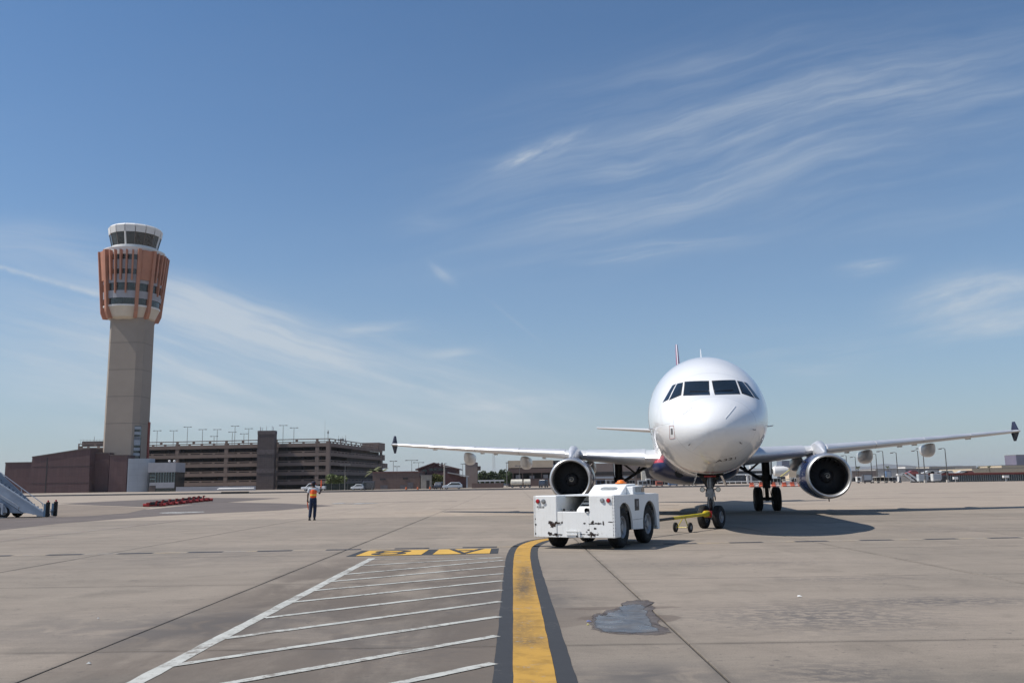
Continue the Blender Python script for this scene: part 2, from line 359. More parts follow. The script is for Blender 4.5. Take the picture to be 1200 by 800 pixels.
# ------------------------------------------------------------------ mesh building
class MB:
    def __init__(s): s.v = []; s.f = []; s.mi = []; s.k = 0
    def add(s, vs, fs, k=None):
        o = len(s.v); s.v += [tuple(p) for p in vs]
        s.f += [tuple(i + o for i in f) for f in fs]; s.mi += [s.k if k is None else k] * len(fs)
        return s
    def box(s, x0, x1, y0, y1, z0, z1, k=None):
        vs = [(x, y, z) for z in (z0, z1) for y in (y0, y1) for x in (x0, x1)]
        return s.add(vs, [(0, 2, 3, 1), (4, 5, 7, 6), (0, 1, 5, 4), (2, 6, 7, 3), (0, 4, 6, 2), (1, 3, 7, 5)], k)
    def obox(s, c, size, rot=None, k=None):
        rot = rot or Matrix.Identity(3); a = [x / 2 for x in size]
        vs = [Vector(c) + rot @ Vector((x * a[0], y * a[1], z * a[2])) for z in (-1, 1) for y in (-1, 1) for x in (-1, 1)]
        return s.add(vs, [(0, 2, 3, 1), (4, 5, 7, 6), (0, 1, 5, 4), (2, 6, 7, 3), (0, 4, 6, 2), (1, 3, 7, 5)], k)
    def tube(s, pts, r, n=8, k=None, cap=True):
        pts = [Vector(p) for p in pts]; rs = r if isinstance(r, (list, tuple)) else [r] * len(pts)
        rings = []
        for i, p in enumerate(pts):
            d = (pts[min(i + 1, len(pts) - 1)] - pts[max(i - 1, 0)]).normalized()
            up = Vector((0, 0, 1)) if abs(d.z) < .95 else Vector((1, 0, 0))
            a = d.cross(up).normalized(); b = a.cross(d)
            rings.append([p + (a * math.cos(2 * PI * j / n) + b * math.sin(2 * PI * j / n)) * rs[i] for j in range(n)])
        vs = [q for rg in rings for q in rg]; fs = []
        for i in range(len(pts) - 1):
            for j in range(n):
                fs.append((i * n + j, i * n + (j + 1) % n, (i + 1) * n + (j + 1) % n, (i + 1) * n + j))
        if cap: fs.append(tuple(range(n - 1, -1, -1))); fs.append(tuple((len(pts) - 1) * n + j for j in range(n)))
        return s.add(vs, fs, k)
    def loft(s, rings, closed=True, cap=True, k=None):
        n = len(rings[0]); vs = [q for rg in rings for q in rg]; fs = []
        for i in range(len(rings) - 1):
            for j in range(n if closed else n - 1):
                fs.append((i * n + j, i * n + (j + 1) % n, (i + 1) * n + (j + 1) % n, (i + 1) * n + j))
        if cap: fs.append(tuple(range(n - 1, -1, -1))); fs.append(tuple((len(rings) - 1) * n + j for j in range(n)))
        return s.add(vs, fs, k)
    def lathe(s, prof, axis='Y', c=(0, 0, 0), n=32, k=None, cap=False, ph=0.0):
        """prof: list of (t along axis, radius)"""
        rings = []
        for (t, r) in prof:
            rg = []
            for j in range(n):
                a = 2 * PI * j / n + ph; p, q = r * math.cos(a), r * math.sin(a)
                rg.append({'Y': (c[0] + p, c[1] + t, c[2] + q), 'X': (c[0] + t, c[1] + p, c[2] + q), 'Z': (c[0] + p, c[1] + q, c[2] + t)}[axis])
            rings.append(rg)
        return s.loft(rings, True, cap, k)
    def prism(s, poly, t0, t1, axis='X', k=None):
        def q(p, t): return {'X': (t, p[0], p[1]), 'Y': (p[0], t, p[1]), 'Z': (p[0], p[1], t)}[axis]
        n = len(poly)
        return s.add([q(p, t0) for p in poly] + [q(p, t1) for p in poly],
                     [tuple(range(n - 1, -1, -1)), tuple(range(n, 2 * n))] + [(i, (i + 1) % n, n + (i + 1) % n, n + i) for i in range(n)], k)
    def mesh(s, name, mats, smooth=False, angle=35):
        me = bpy.data.meshes.new(name); me.from_pydata(s.v, [], s.f)
        for m_ in (mats if isinstance(mats, (list, tuple)) else [mats]): me.materials.append(m_)
        me.polygons.foreach_set('material_index', s.mi)
        import bmesh
        bm = bmesh.new(); bm.from_mesh(me); bmesh.ops.recalc_face_normals(bm, faces=bm.faces); bm.to_mesh(me); bm.free()
        if smooth:
            me.polygons.foreach_set('use_smooth', [True] * len(me.polygons))
            try: me.set_sharp_from_angle(angle=R(angle))
            except Exception: pass
        me.update()
        return me
    def build(s, name, mats, parent=None, smooth=False, angle=35, bevel=0.0, label=None, kind=None):
        o = bpy.data.objects.new(name, s.mesh(name, mats, smooth, angle)); C.objects.link(o)
        if parent: o.parent = parent
        if bevel:
            b = o.modifiers.new('edge', 'BEVEL'); b.width = bevel; b.segments = 2; b.limit_method = 'ANGLE'; b.angle_limit = R(40)
        if label: o['label'] = label
        if kind: o['kind'] = kind
        return o


def thing(name, label, cat, loc=(0, 0, 0), rz=0.0, group=None):
    o = bpy.data.objects.new(name, None); C.objects.link(o); o.empty_display_size = .3
    o.location = loc; o.rotation_euler = (0, 0, rz); o['label'] = label; o['category'] = cat
    if group: o['group'] = group
    return o


def tag(o, label, cat, group=None):
    o['label'] = label; o['category'] = cat
    if group: o['group'] = group
    return o


def dup(root, loc, rz=None, label=None, group=None, scale=None):
    r = root.copy(); C.objects.link(r); r.location = loc
    if rz is not None: r.rotation_euler = (0, 0, rz)
    if label: r['label'] = label
    if group: r['group'] = group
    if scale: r.scale = (scale,) * 3 if isinstance(scale, (int, float)) else scale
    for ch in list(root.children):
        c = ch.copy(); C.objects.link(c); c.parent = r
        for g in list(ch.children):
            d = g.copy(); C.objects.link(d); d.parent = c
    return r


def put(mesh, name, parent, loc=(0, 0, 0), rot=(0, 0, 0), scale=None):
    o = bpy.data.objects.new(name, mesh); C.objects.link(o); o.parent = parent; o.location = loc; o.rotation_euler = rot
    if scale: o.scale = scale
    return o


def text_mesh(body, size, material, extrude=0.0):
    cu = bpy.data.curves.new('lettering', 'FONT'); cu.body = body; cu.size = size; cu.extrude = extrude
    o = bpy.data.objects.new('lettering', cu); C.objects.link(o)
    bpy.context.view_layer.update()
    me = bpy.data.meshes.new_from_object(o.evaluated_get(bpy.context.evaluated_depsgraph_get()))
    bpy.data.objects.remove(o); bpy.data.curves.remove(cu)
    me.materials.clear(); me.materials.append(material)
    return me


def sheet(name, pts, z, material, label=None, parent=None):
    b = MB(); b.add([(p[0], p[1], z) for p in pts], [tuple(range(len(pts)))])
    return b.build(name, material, parent, kind='structure')


def pxsheet(name, px, z, material): return sheet(name, [G(*p) for p in px], z, material)


# ------------------------------------------------------------------ ground
X0, NX, Y0, NY, SL = -34.27, 12, -2.7, 8, 6.0
X1, Y1 = X0 + NX * SL, Y0 + NY * SL
g_ = MB()
E_ = 9000
zz0 = 0.0
g_.add([(-E_, -200, 0), (E_, -200, 0), (E_, Y0, 0), (-E_, Y0, 0)], [(0, 1, 2, 3)])
g_.add([(-E_, Y0, 0), (X0, Y0, 0), (X0, Y1, 0), (-E_, Y1, 0)], [(0, 1, 2, 3)])
g_.add([(X1, Y0, 0), (E_, Y0, 0), (E_, Y1, 0), (X1, Y1, 0)], [(0, 1, 2, 3)])
g_.add([(-E_, Y1, 0), (E_, Y1, 0), (E_, 12000, 0), (-E_, 12000, 0)], [(0, 1, 2, 3)])
apron = g_.build('ground', M_CONC_FAR, kind='structure')
bed = MB(); bed.add([(X0 - .2, Y0 - .2, -.02), (X1 + .2, Y0 - .2, -.02), (X1 + .2, Y1 + .2, -.02), (X0 - .2, Y1 + .2, -.02)], [(0, 1, 2, 3)])
bed = bed.build('joint_bed', M_JOINT, apron)
for i in range(NX):
    for j in range(NY):
        b = MB(); gx, gy = .014, .008
        a0, a1, b0, b1 = X0 + i * SL + gx, X0 + (i + 1) * SL - gx, Y0 + j * SL + gy, Y0 + (j + 1) * SL - gy
        dz_ = random.uniform(-.0012, .0012)
        e = .006
        vs = [(a0, b0, -.019), (a1, b0, -.019), (a1, b1, -.019), (a0, b1, -.019), (a0, b0, dz_ - .004), (a1, b0, dz_ - .004), (a1, b1, dz_ - .004), (a0, b1, dz_ - .004),
              (a0 + e, b0 + e, dz_), (a1 - e, b0 + e, dz_), (a1 - e, b1 - e, dz_), (a0 + e, b1 - e, dz_)]
        fs = [(8, 9, 10, 11)] + [(k, (k + 1) % 4, 4 + (k + 1) % 4, 4 + k) for k in range(4)] + [(4 + k, 4 + (k + 1) % 4, 8 + (k + 1) % 4, 8 + k) for k in range(4)]
        b.add(vs, fs)
        b.build('slab', M_CONC, apron)

# ------------------------------------------------------------------ ground markings
Z1, Z2, Z3, Z4 = .004, .008, .012, .016


def ribbon(name, pts, w, z, material, parent=None, jag=0.0):
    pts = [Vector((p[0], p[1], 0)) for p in pts]; L = []; Rr = []
    for i, p in enumerate(pts):
        d = (pts[min(i + 1, len(pts) - 1)] - pts[max(i - 1, 0)]).normalized(); n = Vector((-d.y, d.x, 0))
        L.append(p + n * (w / 2 + random.uniform(-jag, jag))); Rr.append(p - n * (w / 2 + random.uniform(-jag, jag)))
    b = MB(); n = len(pts)
    b.add([(q.x, q.y, z) for q in L + Rr], [(i, n + i, n + i + 1, i + 1) for i in range(n - 1)])
    return b.build(name, material, parent, kind='structure')


def line(a, b_, n=24):
    a = Vector(a); b_ = Vector(b_)
    return [a.lerp(b_, i / n) for i in range(n + 1)]


lane_px = [(660, 629.5), (645, 631.3), (633, 633.2), (625, 635.6), (618.5, 638.5), (614.5, 642), (612.6, 647), (611.8, 655), (612.8, 672), (616, 700), (621, 745), (627, 800), (634, 860)]
lane = [G(*p) for p in lane_px]
# smooth the centre line of the lead-in marking
sm = [Vector(lane[0])]
for i in range(len(lane) - 1):
    p0 = Vector(lane[max(i - 1, 0)]); p1 = Vector(lane[i]); p2 = Vector(lane[i + 1]); p3 = Vector(lane[min(i + 2, len(lane) - 1)])
    for k in range(1, 9):
        t_ = k / 8; sm.append(.5 * ((2 * p1) + (p2 - p0) * t_ + (2 * p0 - 5 * p1 + 4 * p2 - p3) * t_ ** 2 + (3 * p1 - p0 - 3 * p2 + p3) * t_ ** 3))
sm = [(p.x, p.y) for p in sm]
ribbon('taxi_line_border', sm, .70, Z1, M_KLINE, jag=.006)
ribbon('taxi_line_marking', sm, .36, Z2, M_YLINE, jag=.004)
ribbon('boundary_line_marking', line((-3.24, 3.0), (-3.19, 20.3), 60), .155, Z1, M_WLINE, jag=.008)
hatch = [((434, 655.4), (594, 652.6), .07), ((417, 663), (590, 652.9), .11), ((400, 673.3), (594, 656), .12), ((383, 681.7), (594, 663), .12),
         ((366, 692), (592.5, 671.6), .12), ((337, 706), (592, 680), .12), ((310, 724), (591, 690.8), .12), ((263, 748), (589.7, 704.4), .12),
         ((200, 780), (588.3, 722), .12), ((118, 827), (586, 744.7), .12), ((0, 900), (581.8, 776.7), .12)]
for a, b_, w in hatch:
    ribbon('hatch_line_marking', line(G(*a), G(b_[0] - 3.5, b_[1] + .3), 30), w, Z1 + (.0025 if w > .1 else .0015), M_WLINE, jag=.007)
M_DASH = mat('dash_black_paint', (.040, .042, .052), .8, 0, .2, 2)
# dashed service-road line, black dashes between faded yellow ones
A_ = Vector(G(0, 651)); B_ = Vector(G(1200, 629.5)); D_ = (B_ - A_).normalized()
t = -30.0
dash = []
xs_px = [(14, 55), (97, 138), (180, 219), (261, 300), (341, 381), (423, 461), (503, 542), (584, 622)]
per = ((Vector(G(542, 641.3)) - Vector(G(55, 650))).length) / 6.0
t0 = (Vector(G(55, 650)) - A_).length
for i in range(-8, 24):
    a = A_ + D_ * (t0 + i * per)
    ribbon('service_line_dash', line(a, a + D_ * per * .51, 8), .30, Z1, M_DASH, jag=.006)
    ribbon('service_line_dash', line(a + D_ * per * .51, a + D_ * per, 8), .22, Z1, M_TANLINE, jag=.008)
# painted position board on the ground, read from the far side
c4 = [G(405, 652), G(583.5, 648.4), G(584.5, 642.3), G(424, 645)]
cw = Vector(c4[1]) - Vector(c4[0])


def board_uv(s, t):       # s 0..1 left-right, t 0..1 near-far
    a = Vector(c4[0]).lerp(Vector(c4[1]), s); b2 = Vector(c4[3]).lerp(Vector(c4[2]), s)
    return a.lerp(b2, t)


sheet('board_border_marking', [board_uv(0, 0), board_uv(1, 0), board_uv(1, 1), board_uv(0, 1)], Z1, M_KLINE)
M_SIGNY = paint_mat('board_yellow_paint', (.60, .36, .06), .66, dirt=.25)
sheet('board_panel_marking', [board_uv(.058, .05), board_uv(.49, .05), board_uv(.49, .95), board_uv(.058, .95)], Z2, M_SIGNY)
sheet('board_panel_marking', [board_uv(.565, .05), board_uv(.945, .05), board_uv(.945, .95), board_uv(.565, .95)], Z2, M_SIGNY)


def glyph(ch, s0, s1, t0_, t1_):
    me = text_mesh(ch, 1.0, M_KLINE)
    xs = [v.co.x for v in me.vertices]; ys = [v.co.y for v in me.vertices]
    for v in me.vertices:
        a = (v.co.x - min(xs)) / (max(xs) - min(xs)); b2 = (v.co.y - min(ys)) / (max(ys) - min(ys))
        q = board_uv(s1 + (s0 - s1) * a, t1_ + (t0_ - t1_) * b2); v.co = (q.x, q.y, Z3)
    o = bpy.data.objects.new('board_letter_marking', me); C.objects.link(o); o['kind'] = 'structure'


glyph('A', .635, .90, .06, .96)
glyph('8', .13, .38, .10, .92)

# asphalt strips and islands at the left, worn white patches, faded red line
pxsheet('asphalt_road', [(-300, 646), (0, 621), (70, 613), (190, 604), (330, 597.5), (392, 592), (330, 589.5), (255, 588), (180, 596), (60, 604), (-300, 622)], Z1, M_ASPH)
pxsheet('ground_patch', [(66, 606), (66, 591), (120, 592.5), (176, 595), (150, 601), (110, 604)], Z2, M_TAN)
pxsheet('asphalt_strip', [(70, 590), (175, 585), (250, 583), (330, 583.5), (270, 588), (180, 594), (120, 592)], Z2 + .002, M_ASPH)
for p in ([(186, 600.8), (200, 599.8), (238, 599.2), (240, 600.2), (212, 601.4), (190, 601.6)], [(387, 590), (398, 589), (406, 588.8), (402, 590), (393, 590.6)],
          [(400, 590.2), (430, 589), (445, 589.3), (420, 590.6)]):
    pxsheet('worn_paint_marking', p, Z3 + .004, M_WORN)
ribbon('red_line_marking', line(G(-60, 640), G(200, 611), 20), .11, Z1, M_REDLINE)
ribbon('red_line_marking', line(G(200, 611), G(420, 596), 20), .11, Z1, M_REDLINE)
ribbon('yellow_line_marking', line(G(770, 603), G(900, 574), 20), .15, Z1, M_TANLINE)
for k in range(9):
    a = G(845 + 9 * k, 574.3 + .4 * k); ribbon('white_dash_marking', line(a, (a[0] + .9, a[1] + 1.0), 3), .25, Z1, M_WLINE)
# darker drag marks far out on the apron
for (u, v, L) in ((470, 588, 130), (560, 577.5, 160), (300, 580.5, 160), (1120, 577, 130), (1060, 583, 150), (760, 592, 70), (560, 596, 90)):
    a = Vector(G(u - L / 2, v + L * .007)); b_ = Vector(G(u + L / 2, v - L * .007))
    ribbon('wear_marking', line(a, b_, 12), a.y * .012, .003, M_TAN if random.random() < .4 else MATS['asphalt'], jag=.25)

# puddle beside the long joint
pud = [(698, 724), (703, 721), (708, 722), (712, 718), (719, 717), (725, 715), (728, 714.5), (726, 711.5), (731, 709.5), (740, 708.5), (751, 708.7), (757, 711), (754, 713.5),
       (758, 716), (757, 721), (762, 727), (763, 733), (773, 739.5), (766, 741), (750, 741.6), (735, 741.3), (718, 740.6), (706, 739.2), (699, 736), (697, 730)]
M_WET = mat('wet_ring', (.12, .095, .08), .45, 0, .2, 6)
wet = [((p[0] - 736) * 1.17 + 739, (p[1] - 726) * 1.14 + 725.2) for p in pud]
def feather(m_, scale_, k=1.0):
    """thin film drying out raggedly towards its rim"""
    t = NT(m_.node_tree); out = [n for n in t.n if n.type == 'OUTPUT_MATERIAL'][0]; bs = t.n['Principled BSDF']
    at = t.n.new('ShaderNodeAttribute'); at.attribute_name = 'fade'
    nz = t.noise(t.n.new('ShaderNodeNewGeometry').outputs['Position'], scale_, 8, .7, .3)
    f = t.ramp(t.m('ADD', at.outputs['Fac'], t.m('MULTIPLY', t.m('SUBTRACT', nz, .5), 1.5)), .10, .75, 0, k)
    tr = t.n.new('ShaderNodeBsdfTransparent'); mx_ = t.n.new('ShaderNodeMixShader')
    t.l.new(f, mx_.inputs[0]); t.l.new(tr.outputs[0], mx_.inputs[1]); t.l.new(bs.outputs[0], mx_.inputs[2]); t.l.new(mx_.outputs[0], out.inputs[0])


def fan(name, px, z, material, rag=0.0):
    if rag:
        for it in range(3):
            q = []
            for i in range(len(px)):
                a, b2 = px[i], px[(i + 1) % len(px)]; L = math.hypot(b2[0] - a[0], (b2[1] - a[1]) * 3)
                q += [a, ((a[0] + b2[0]) / 2 + random.uniform(-1, 1) * L * rag, (a[1] + b2[1]) / 2 + random.uniform(-1, 1) * L * rag / 4)]
            px = q
    cx = sum(p[0] for p in px) / len(px); cy = sum(p[1] for p in px) / len(px)
    b = MB(); q = [G(cx, cy)] + [G(*p) for p in px]; n = len(px)
    inner = [(q[0][0] + (p[0] - q[0][0]) * .86, q[0][1] + (p[1] - q[0][1]) * .86) for p in q[1:]]
    b.add([(p[0], p[1], z) for p in q + inner], [(0, 1 + n + i, 1 + n + (i + 1) % n) for i in range(n)] + [(1 + n + i, 1 + i, 1 + (i + 1) % n, 1 + n + (i + 1) % n) for i in range(n)])
    o = b.build(name, material, kind='structure')
    at = o.data.attributes.new('fade', 'FLOAT', 'POINT')
    at.data.foreach_set('value', [1.0] + [0.0] * n + [1.0] * n)
    return o
M_WET = mat('damp_ring', (.075, .055, .044), .5, 0, .25, 3, col2=(.15, .125, .105))
feather(M_WET, 3.0, .9)
wet = [((p[0] - 736) * 1.32 + 741, (p[1] - 726) * 1.30 + 724.5) for p in pud]
fan('wet_patch', wet, .0035, M_WET, .16)
mp = bpy.data.materials.new('puddle_water'); mp.use_nodes = True; tt = NT(mp.node_tree)
pb = tt.n['Principled BSDF']; gpos = tt.n.new('ShaderNodeNewGeometry').outputs['Position']
tt.l.new(tt.mix(tt.ramp(tt.noise(gpos, 4, 6, .6), .35, .7), (.085, .085, .088), (.13, .12, .11)), pb.inputs['Base Color'])
tt.l.new(tt.ramp(tt.noise(gpos, 3, 6, .65), .35, .7, .22, .50), pb.inputs['Roughness'])
feather(mp, 7.0)
fan('puddle_water', [((p[0] - 736) * 1.06 + 736, (p[1] - 726) * 1.06 + 726) for p in pud], .006, mp, .14)
# bits of litter near the puddle and on the slab
for (u, v, c_, s_) in ((690, 728.5, (.16, .18, .35), .03), (689, 732.5, (.55, .5, .15), .015), (937, 699, (.8, .8, .78), .035), (104, 778, (.6, .6, .57), .02), (115, 725, (.6, .6, .57), .014), (683, 610.5, (.85, .85, .85), .06)):
    x_, y_ = G(u, v); b = MB()
    b.add([(-s_, -s_ * .7, .004), (s_, -s_ * .5, .004), (s_ * .8, s_ * .8, .006), (-s_ * .7, s_ * .6, .012), (0, 0, .022)], [(0, 1, 4), (1, 2, 4), (2, 3, 4), (3, 0, 4), (3, 2, 1, 0)])
    o = b.build('paper_scrap', mat('scrap_%d' % int(u), c_, .7)); o.location = (x_, y_, .004)
    tag(o, {690: 'small blue scrap of litter on the concrete left of the puddle', 689: 'tiny yellow scrap just below the blue scrap by the puddle', 937: 'white paper scrap on the concrete right of the puddle and long joint',
            104: 'white scrap on the slab in the bottom left corner, nearest scrap there', 115: 'tiny white scrap farther out on the left slab', 683: 'white scrap on the apron behind the tug'}[int(u)], 'litter')

# kerb and service road in the distance
KY = 210.0
b = MB(); b.box(-420, 62, KY + .6, KY + 1.0, 0, .29); b.build('far_kerb', M_DARKLINE, kind='structure')
b = MB(); b.box(-420, 62, KY + 1.003, KY + 5.4, 0, .28); b.build('far_pavement', M_KERB, kind='structure')
b = MB(); b.add([(-420, KY - 6, .005), (62, KY - 6, .005), (62, KY + .6, .005), (-420, KY + .6, .005)], [(0, 1, 2, 3)]); b.build('gutter_strip', MATS['asphalt'], kind='structure')
b = MB(); b.add([(-600, KY + 5.4, .27), (62, KY + 5.4, .27), (110, 420, .27), (-700, 420, .27)], [(0, 1, 2, 3)]); b.build('far_road', M_CONC_FAR, kind='structure')

# ------------------------------------------------------------------ wheels (shared builder)
def wheel_meshes(Rt, w, Rr, n=36, hub=.35):
    t = MB(); h = w / 2
    t.lathe([(-h * .80, Rr), (-h, Rr + (Rt - Rr) * .35), (-h * .96, Rr + (Rt - Rr) * .70), (-h * .74, Rt * .975), (-h * .38, Rt), (-h * .34, Rt * .985), (-h * .26, Rt * .985), (-h * .22, Rt), (h * .22, Rt), (h * .26, Rt * .985),
             (h * .34, Rt * .985), (h * .38, Rt), (h * .74, Rt * .975), (h * .96, Rr + (Rt - Rr) * .70), (h, Rr + (Rt - Rr) * .35), (h * .80, Rr)], 'X', n=n)
    tm = t.mesh('tyre', M_RUBBER, True, 50)
    r = MB()
    for s in (-1, 1):
        r.lathe([(s * h * .80, Rr * 1.0), (s * h * .86, Rr * .95), (s * h * .70, Rr * .86), (s * h * .42, Rr * .80), (s * h * .42, Rr * hub), (s * h * .78, Rr * hub * .9), (s * h * .80, 0.001)], 'X', n=n)
        for k in range(8):
            a = 2 * PI * k / 8
            r.obox((s * h * .46, math.cos(a) * Rr * .62, math.sin(a) * Rr * .62), (.03, Rr * .16, Rr * .16), Matrix.Rotation(a, 3, 'X'))
    rm = r.mesh('rim', M_RIM, True, 40)
    return tm, rm


def wheel(parent, tm, rm, loc, name='wheel'):
    o = put(tm, name, parent, loc); put(rm, 'rim', o); return o


# ------------------------------------------------------------------ airliner
PA, PX, PY = 0.160206, 5.84404, 25.54669
plane = thing('airliner', 'white twin-engine jet airliner with navy belly facing the viewer behind the tug', 'airplane', (PX, PY, 0), -PA)
ys = np.array([0, .05, .2, .5, 1.0, 1.55, 2.05, 2.5, 3.0, 3.5, 4.2, 5, 6, 7, 29, 32, 35, 38, 41, 43.5, 44.5])
tp = np.array([3.10, 3.33, 3.56, 3.82, 4.07, 4.30, 4.76, 5.02, 5.28, 5.48, 5.69, 5.82, 5.88, 5.88, 5.88, 5.88, 5.86, 5.82, 5.72, 5.58, 5.40])
bt = np.array([3.10, 2.90, 2.70, 2.48, 2.27, 2.12, 2.03, 1.97, 1.91, 1.86, 1.80, 1.76, 1.74, 1.74, 1.74, 1.98, 2.55, 3.30, 4.10, 4.75, 5.05])
hw = np.array([0, .30, .56, .87, 1.20, 1.44, 1.60, 1.71, 1.80, 1.865, 1.925, 1.96, 1.975, 1.975, 1.975, 1.88, 1.62, 1.25, .80, .38, .15])
zc = np.array([3.10, 3.10, 3.12, 3.16, 3.24, 3.34, 3.42, 3.50, 3.58, 3.65, 3.72, 3.78, 3.81, 3.81, 3.81, 4.0, 4.3, 4.65, 4.95, 5.18, 5.22])
_sq = np.sqrt(ys)


def pch(yv, arr):
    """smooth interpolation (Catmull-Rom over the square root of the station)"""
    s = math.sqrt(max(0, min(yv, 44.5))); i = int(min(max(np.searchsorted(_sq, s) - 1, 0), len(ys) - 2))
    h = _sq[i + 1] - _sq[i]; t = (s - _sq[i]) / h
    def sl_(k):
        if k <= 0 or k >= len(ys) - 1: return (arr[min(k + 1, len(ys) - 1)] - arr[max(k - 1, 0)]) / (_sq[min(k + 1, len(ys) - 1)] - _sq[max(k - 1, 0)])
        a = (arr[k] - arr[k - 1]) / (_sq[k] - _sq[k - 1]); b = (arr[k + 1] - arr[k]) / (_sq[k + 1] - _sq[k])
        return 0 if a * b <= 0 else 2 * a * b / (a + b)
    m0, m1 = sl_(i) * h, sl_(i + 1) * h
    return float((2 * t ** 3 - 3 * t ** 2 + 1) * arr[i] + (t ** 3 - 2 * t ** 2 + t) * m0 + (-2 * t ** 3 + 3 * t ** 2) * arr[i + 1] + (t ** 3 - t ** 2) * m1)


def sec(y): return pch(y, tp), pch(y, bt), max(pch(y, hw), 1e-4), pch(y, zc)


def inside(l, z, y):
    if y <= 0: return False
    T, B, H, Z = sec(y); hh = (T - Z) if z > Z else (Z - B)
    return (l / H) ** 2 + ((z - Z) / max(hh, 1e-4)) ** 2 < 1


def surf_y(l, z):
    a, b = 0.0, 9.0
    for _ in range(34):
        m_ = (a + b) / 2
        if inside(l, z, m_): b = m_
        else: a = m_
    return b


def rayhit(u, v):
    d = ray(u, v).normalized(); o = Vector((0, 0, EYE)) - Vector((PX, PY, 0))
    Rz = Matrix.Rotation(PA, 3, 'Z'); o = Rz @ o; d = Rz @ d
    t = 20.0
    while t < 45:
        p = o + d * t
        if inside(p.x, p.z, p.y): break
        t += .02
    a, b = t - .02, t
    for _ in range(20):
        m_ = (a + b) / 2; p = o + d * m_
        if inside(p.x, p.z, p.y): b = m_
        else: a = m_
    return o + d * b


def nrm(l, z, y):
    e = .01
    def F(l_, z_, y_):
        T, B, H, Z = sec(max(y_, .001)); hh = (T - Z) if z_ > Z else (Z - B)
        return (l_ / H) ** 2 + ((z_ - Z) / hh) ** 2
    return Vector((F(l + e, z, y) - F(l - e, z, y), F(l, z, y + e) - F(l, z, y - e), F(l, z + e, y) - F(l, z - e, y))).normalized()


stations = [(.0002 + (s / 60) ** 2 * 7) for s in range(61)] + list(np.arange(8, 29, 1.5)) + list(np.arange(29, 44.6, .8)) + [44.5]
NS = 96
rings = []
for y in stations:
    T, B, H, Z = sec(y); rg = []
    for j in range(NS):
        a = 2 * PI * j / NS; c_, s_ = math.cos(a), math.sin(a)
        rg.append((H * c_, y, Z + (T - Z if s_ > 0 else Z - B) * s_))
    rings.append(rg)
fb = MB(); fb.loft(rings)
mfu = bpy.data.materials.new('fuselage_paint'); mfu.use_nodes = True
t = NT(mfu.node_tree); pb = t.n['Principled BSDF']
oc = t.n.new('ShaderNodeTexCoord').outputs['Object']; ox, oy, oz = t.sep(oc)
zl = t.m('ADD', 1.62, t.m('MULTIPLY', t.ramp(oy, 2.9, 7.5), 1.10))
blue = t.m('LESS_THAN', oz, zl)
redl = t.m('MULTIPLY', t.m('LESS_THAN', oz, t.m('ADD', zl, .22)), t.m('GREATER_THAN', oz, t.m('ADD', zl, .155)))
dirt = t.ramp(t.noise(t.comb(t.m('MULTIPLY', ox, 1.2), t.m('MULTIPLY', oy, .5), t.m('MULTIPLY', oz, 1.2)), 1.0, 6, .6), .4, .8, 0, .10)
base = t.mix(dirt, (.80, .81, .82), (.55, .54, .52))
# faint seams: radome joint, skin laps
r1 = t.m('LESS_THAN', t.m('ABSOLUTE', t.m('SUBTRACT', oy, 1.02)), .008)
fr = t.m('LESS_THAN', t.m('ABSOLUTE', t.m('SUBTRACT', t.m('FRACT', t.m('DIVIDE', oy, 1.6)), .5)), .004)
lap = t.m('LESS_THAN', t.m('ABSOLUTE', t.m('SUBTRACT', oz, 3.32)), .006)
seam = t.m('MAXIMUM', t.m('MAXIMUM', r1, t.m('MULTIPLY', fr, t.m('GREATER_THAN', oy, 1.2))), t.m('MULTIPLY', lap, t.m('GREATER_THAN', oy, 1.2)))
base = t.mix(t.m('MULTIPLY', seam, .5), base, (.25, .25, .25))
base = t.mix(redl, base, (.42, .04, .05))
base = t.mix(blue, base, (.013, .024, .080))
t.l.new(base, pb.inputs['Base Color'])
pb.inputs['Roughness'].default_value = .32; pb.inputs['Coat Weight'].default_value = .8; pb.inputs['Coat Roughness'].default_value = .09
bn = t.n.new('ShaderNodeBump'); bn.inputs['Strength'].default_value = .10; bn.inputs['Distance'].default_value = .03
t.l.new(t.noise(oc, .9, 3), bn.inputs['Height']); t.l.new(bn.outputs[0], pb.inputs['Normal']); t.l.new(bn.outputs[0], pb.inputs['Coat Normal'])
fus = fb.build('fuselage', mfu, plane, True, 60)


def patch(corners, off, nu=8, nv=6):
    """curved skin piece: corners are (lateral, height) seen from the front, bottom-left, bottom-right, top-right, top-left"""
    b = MB(); vs = []
    for j in range(nv + 1):
        for i in range(nu + 1):
            s, q = i / nu, j / nv
            l = (corners[0][0] * (1 - s) + corners[1][0] * s) * (1 - q) + (corners[3][0] * (1 - s) + corners[2][0] * s) * q
            z = (corners[0][1] * (1 - s) + corners[1][1] * s) * (1 - q) + (corners[3][1] * (1 - s) + corners[2][1] * s) * q
            y = surf_y(l, z); n = nrm(l, z, y); p = Vector((l, y, z)) + n * off; vs.append(p)
    w = nu + 1
    b.add(vs, [(j * w + i, j * w + i + 1, (j + 1) * w + i + 1, (j + 1) * w + i) for j in range(nv) for i in range(nu)])
    return b


def lz(u, v): p = rayhit(u, v); return (p.x, p.z)


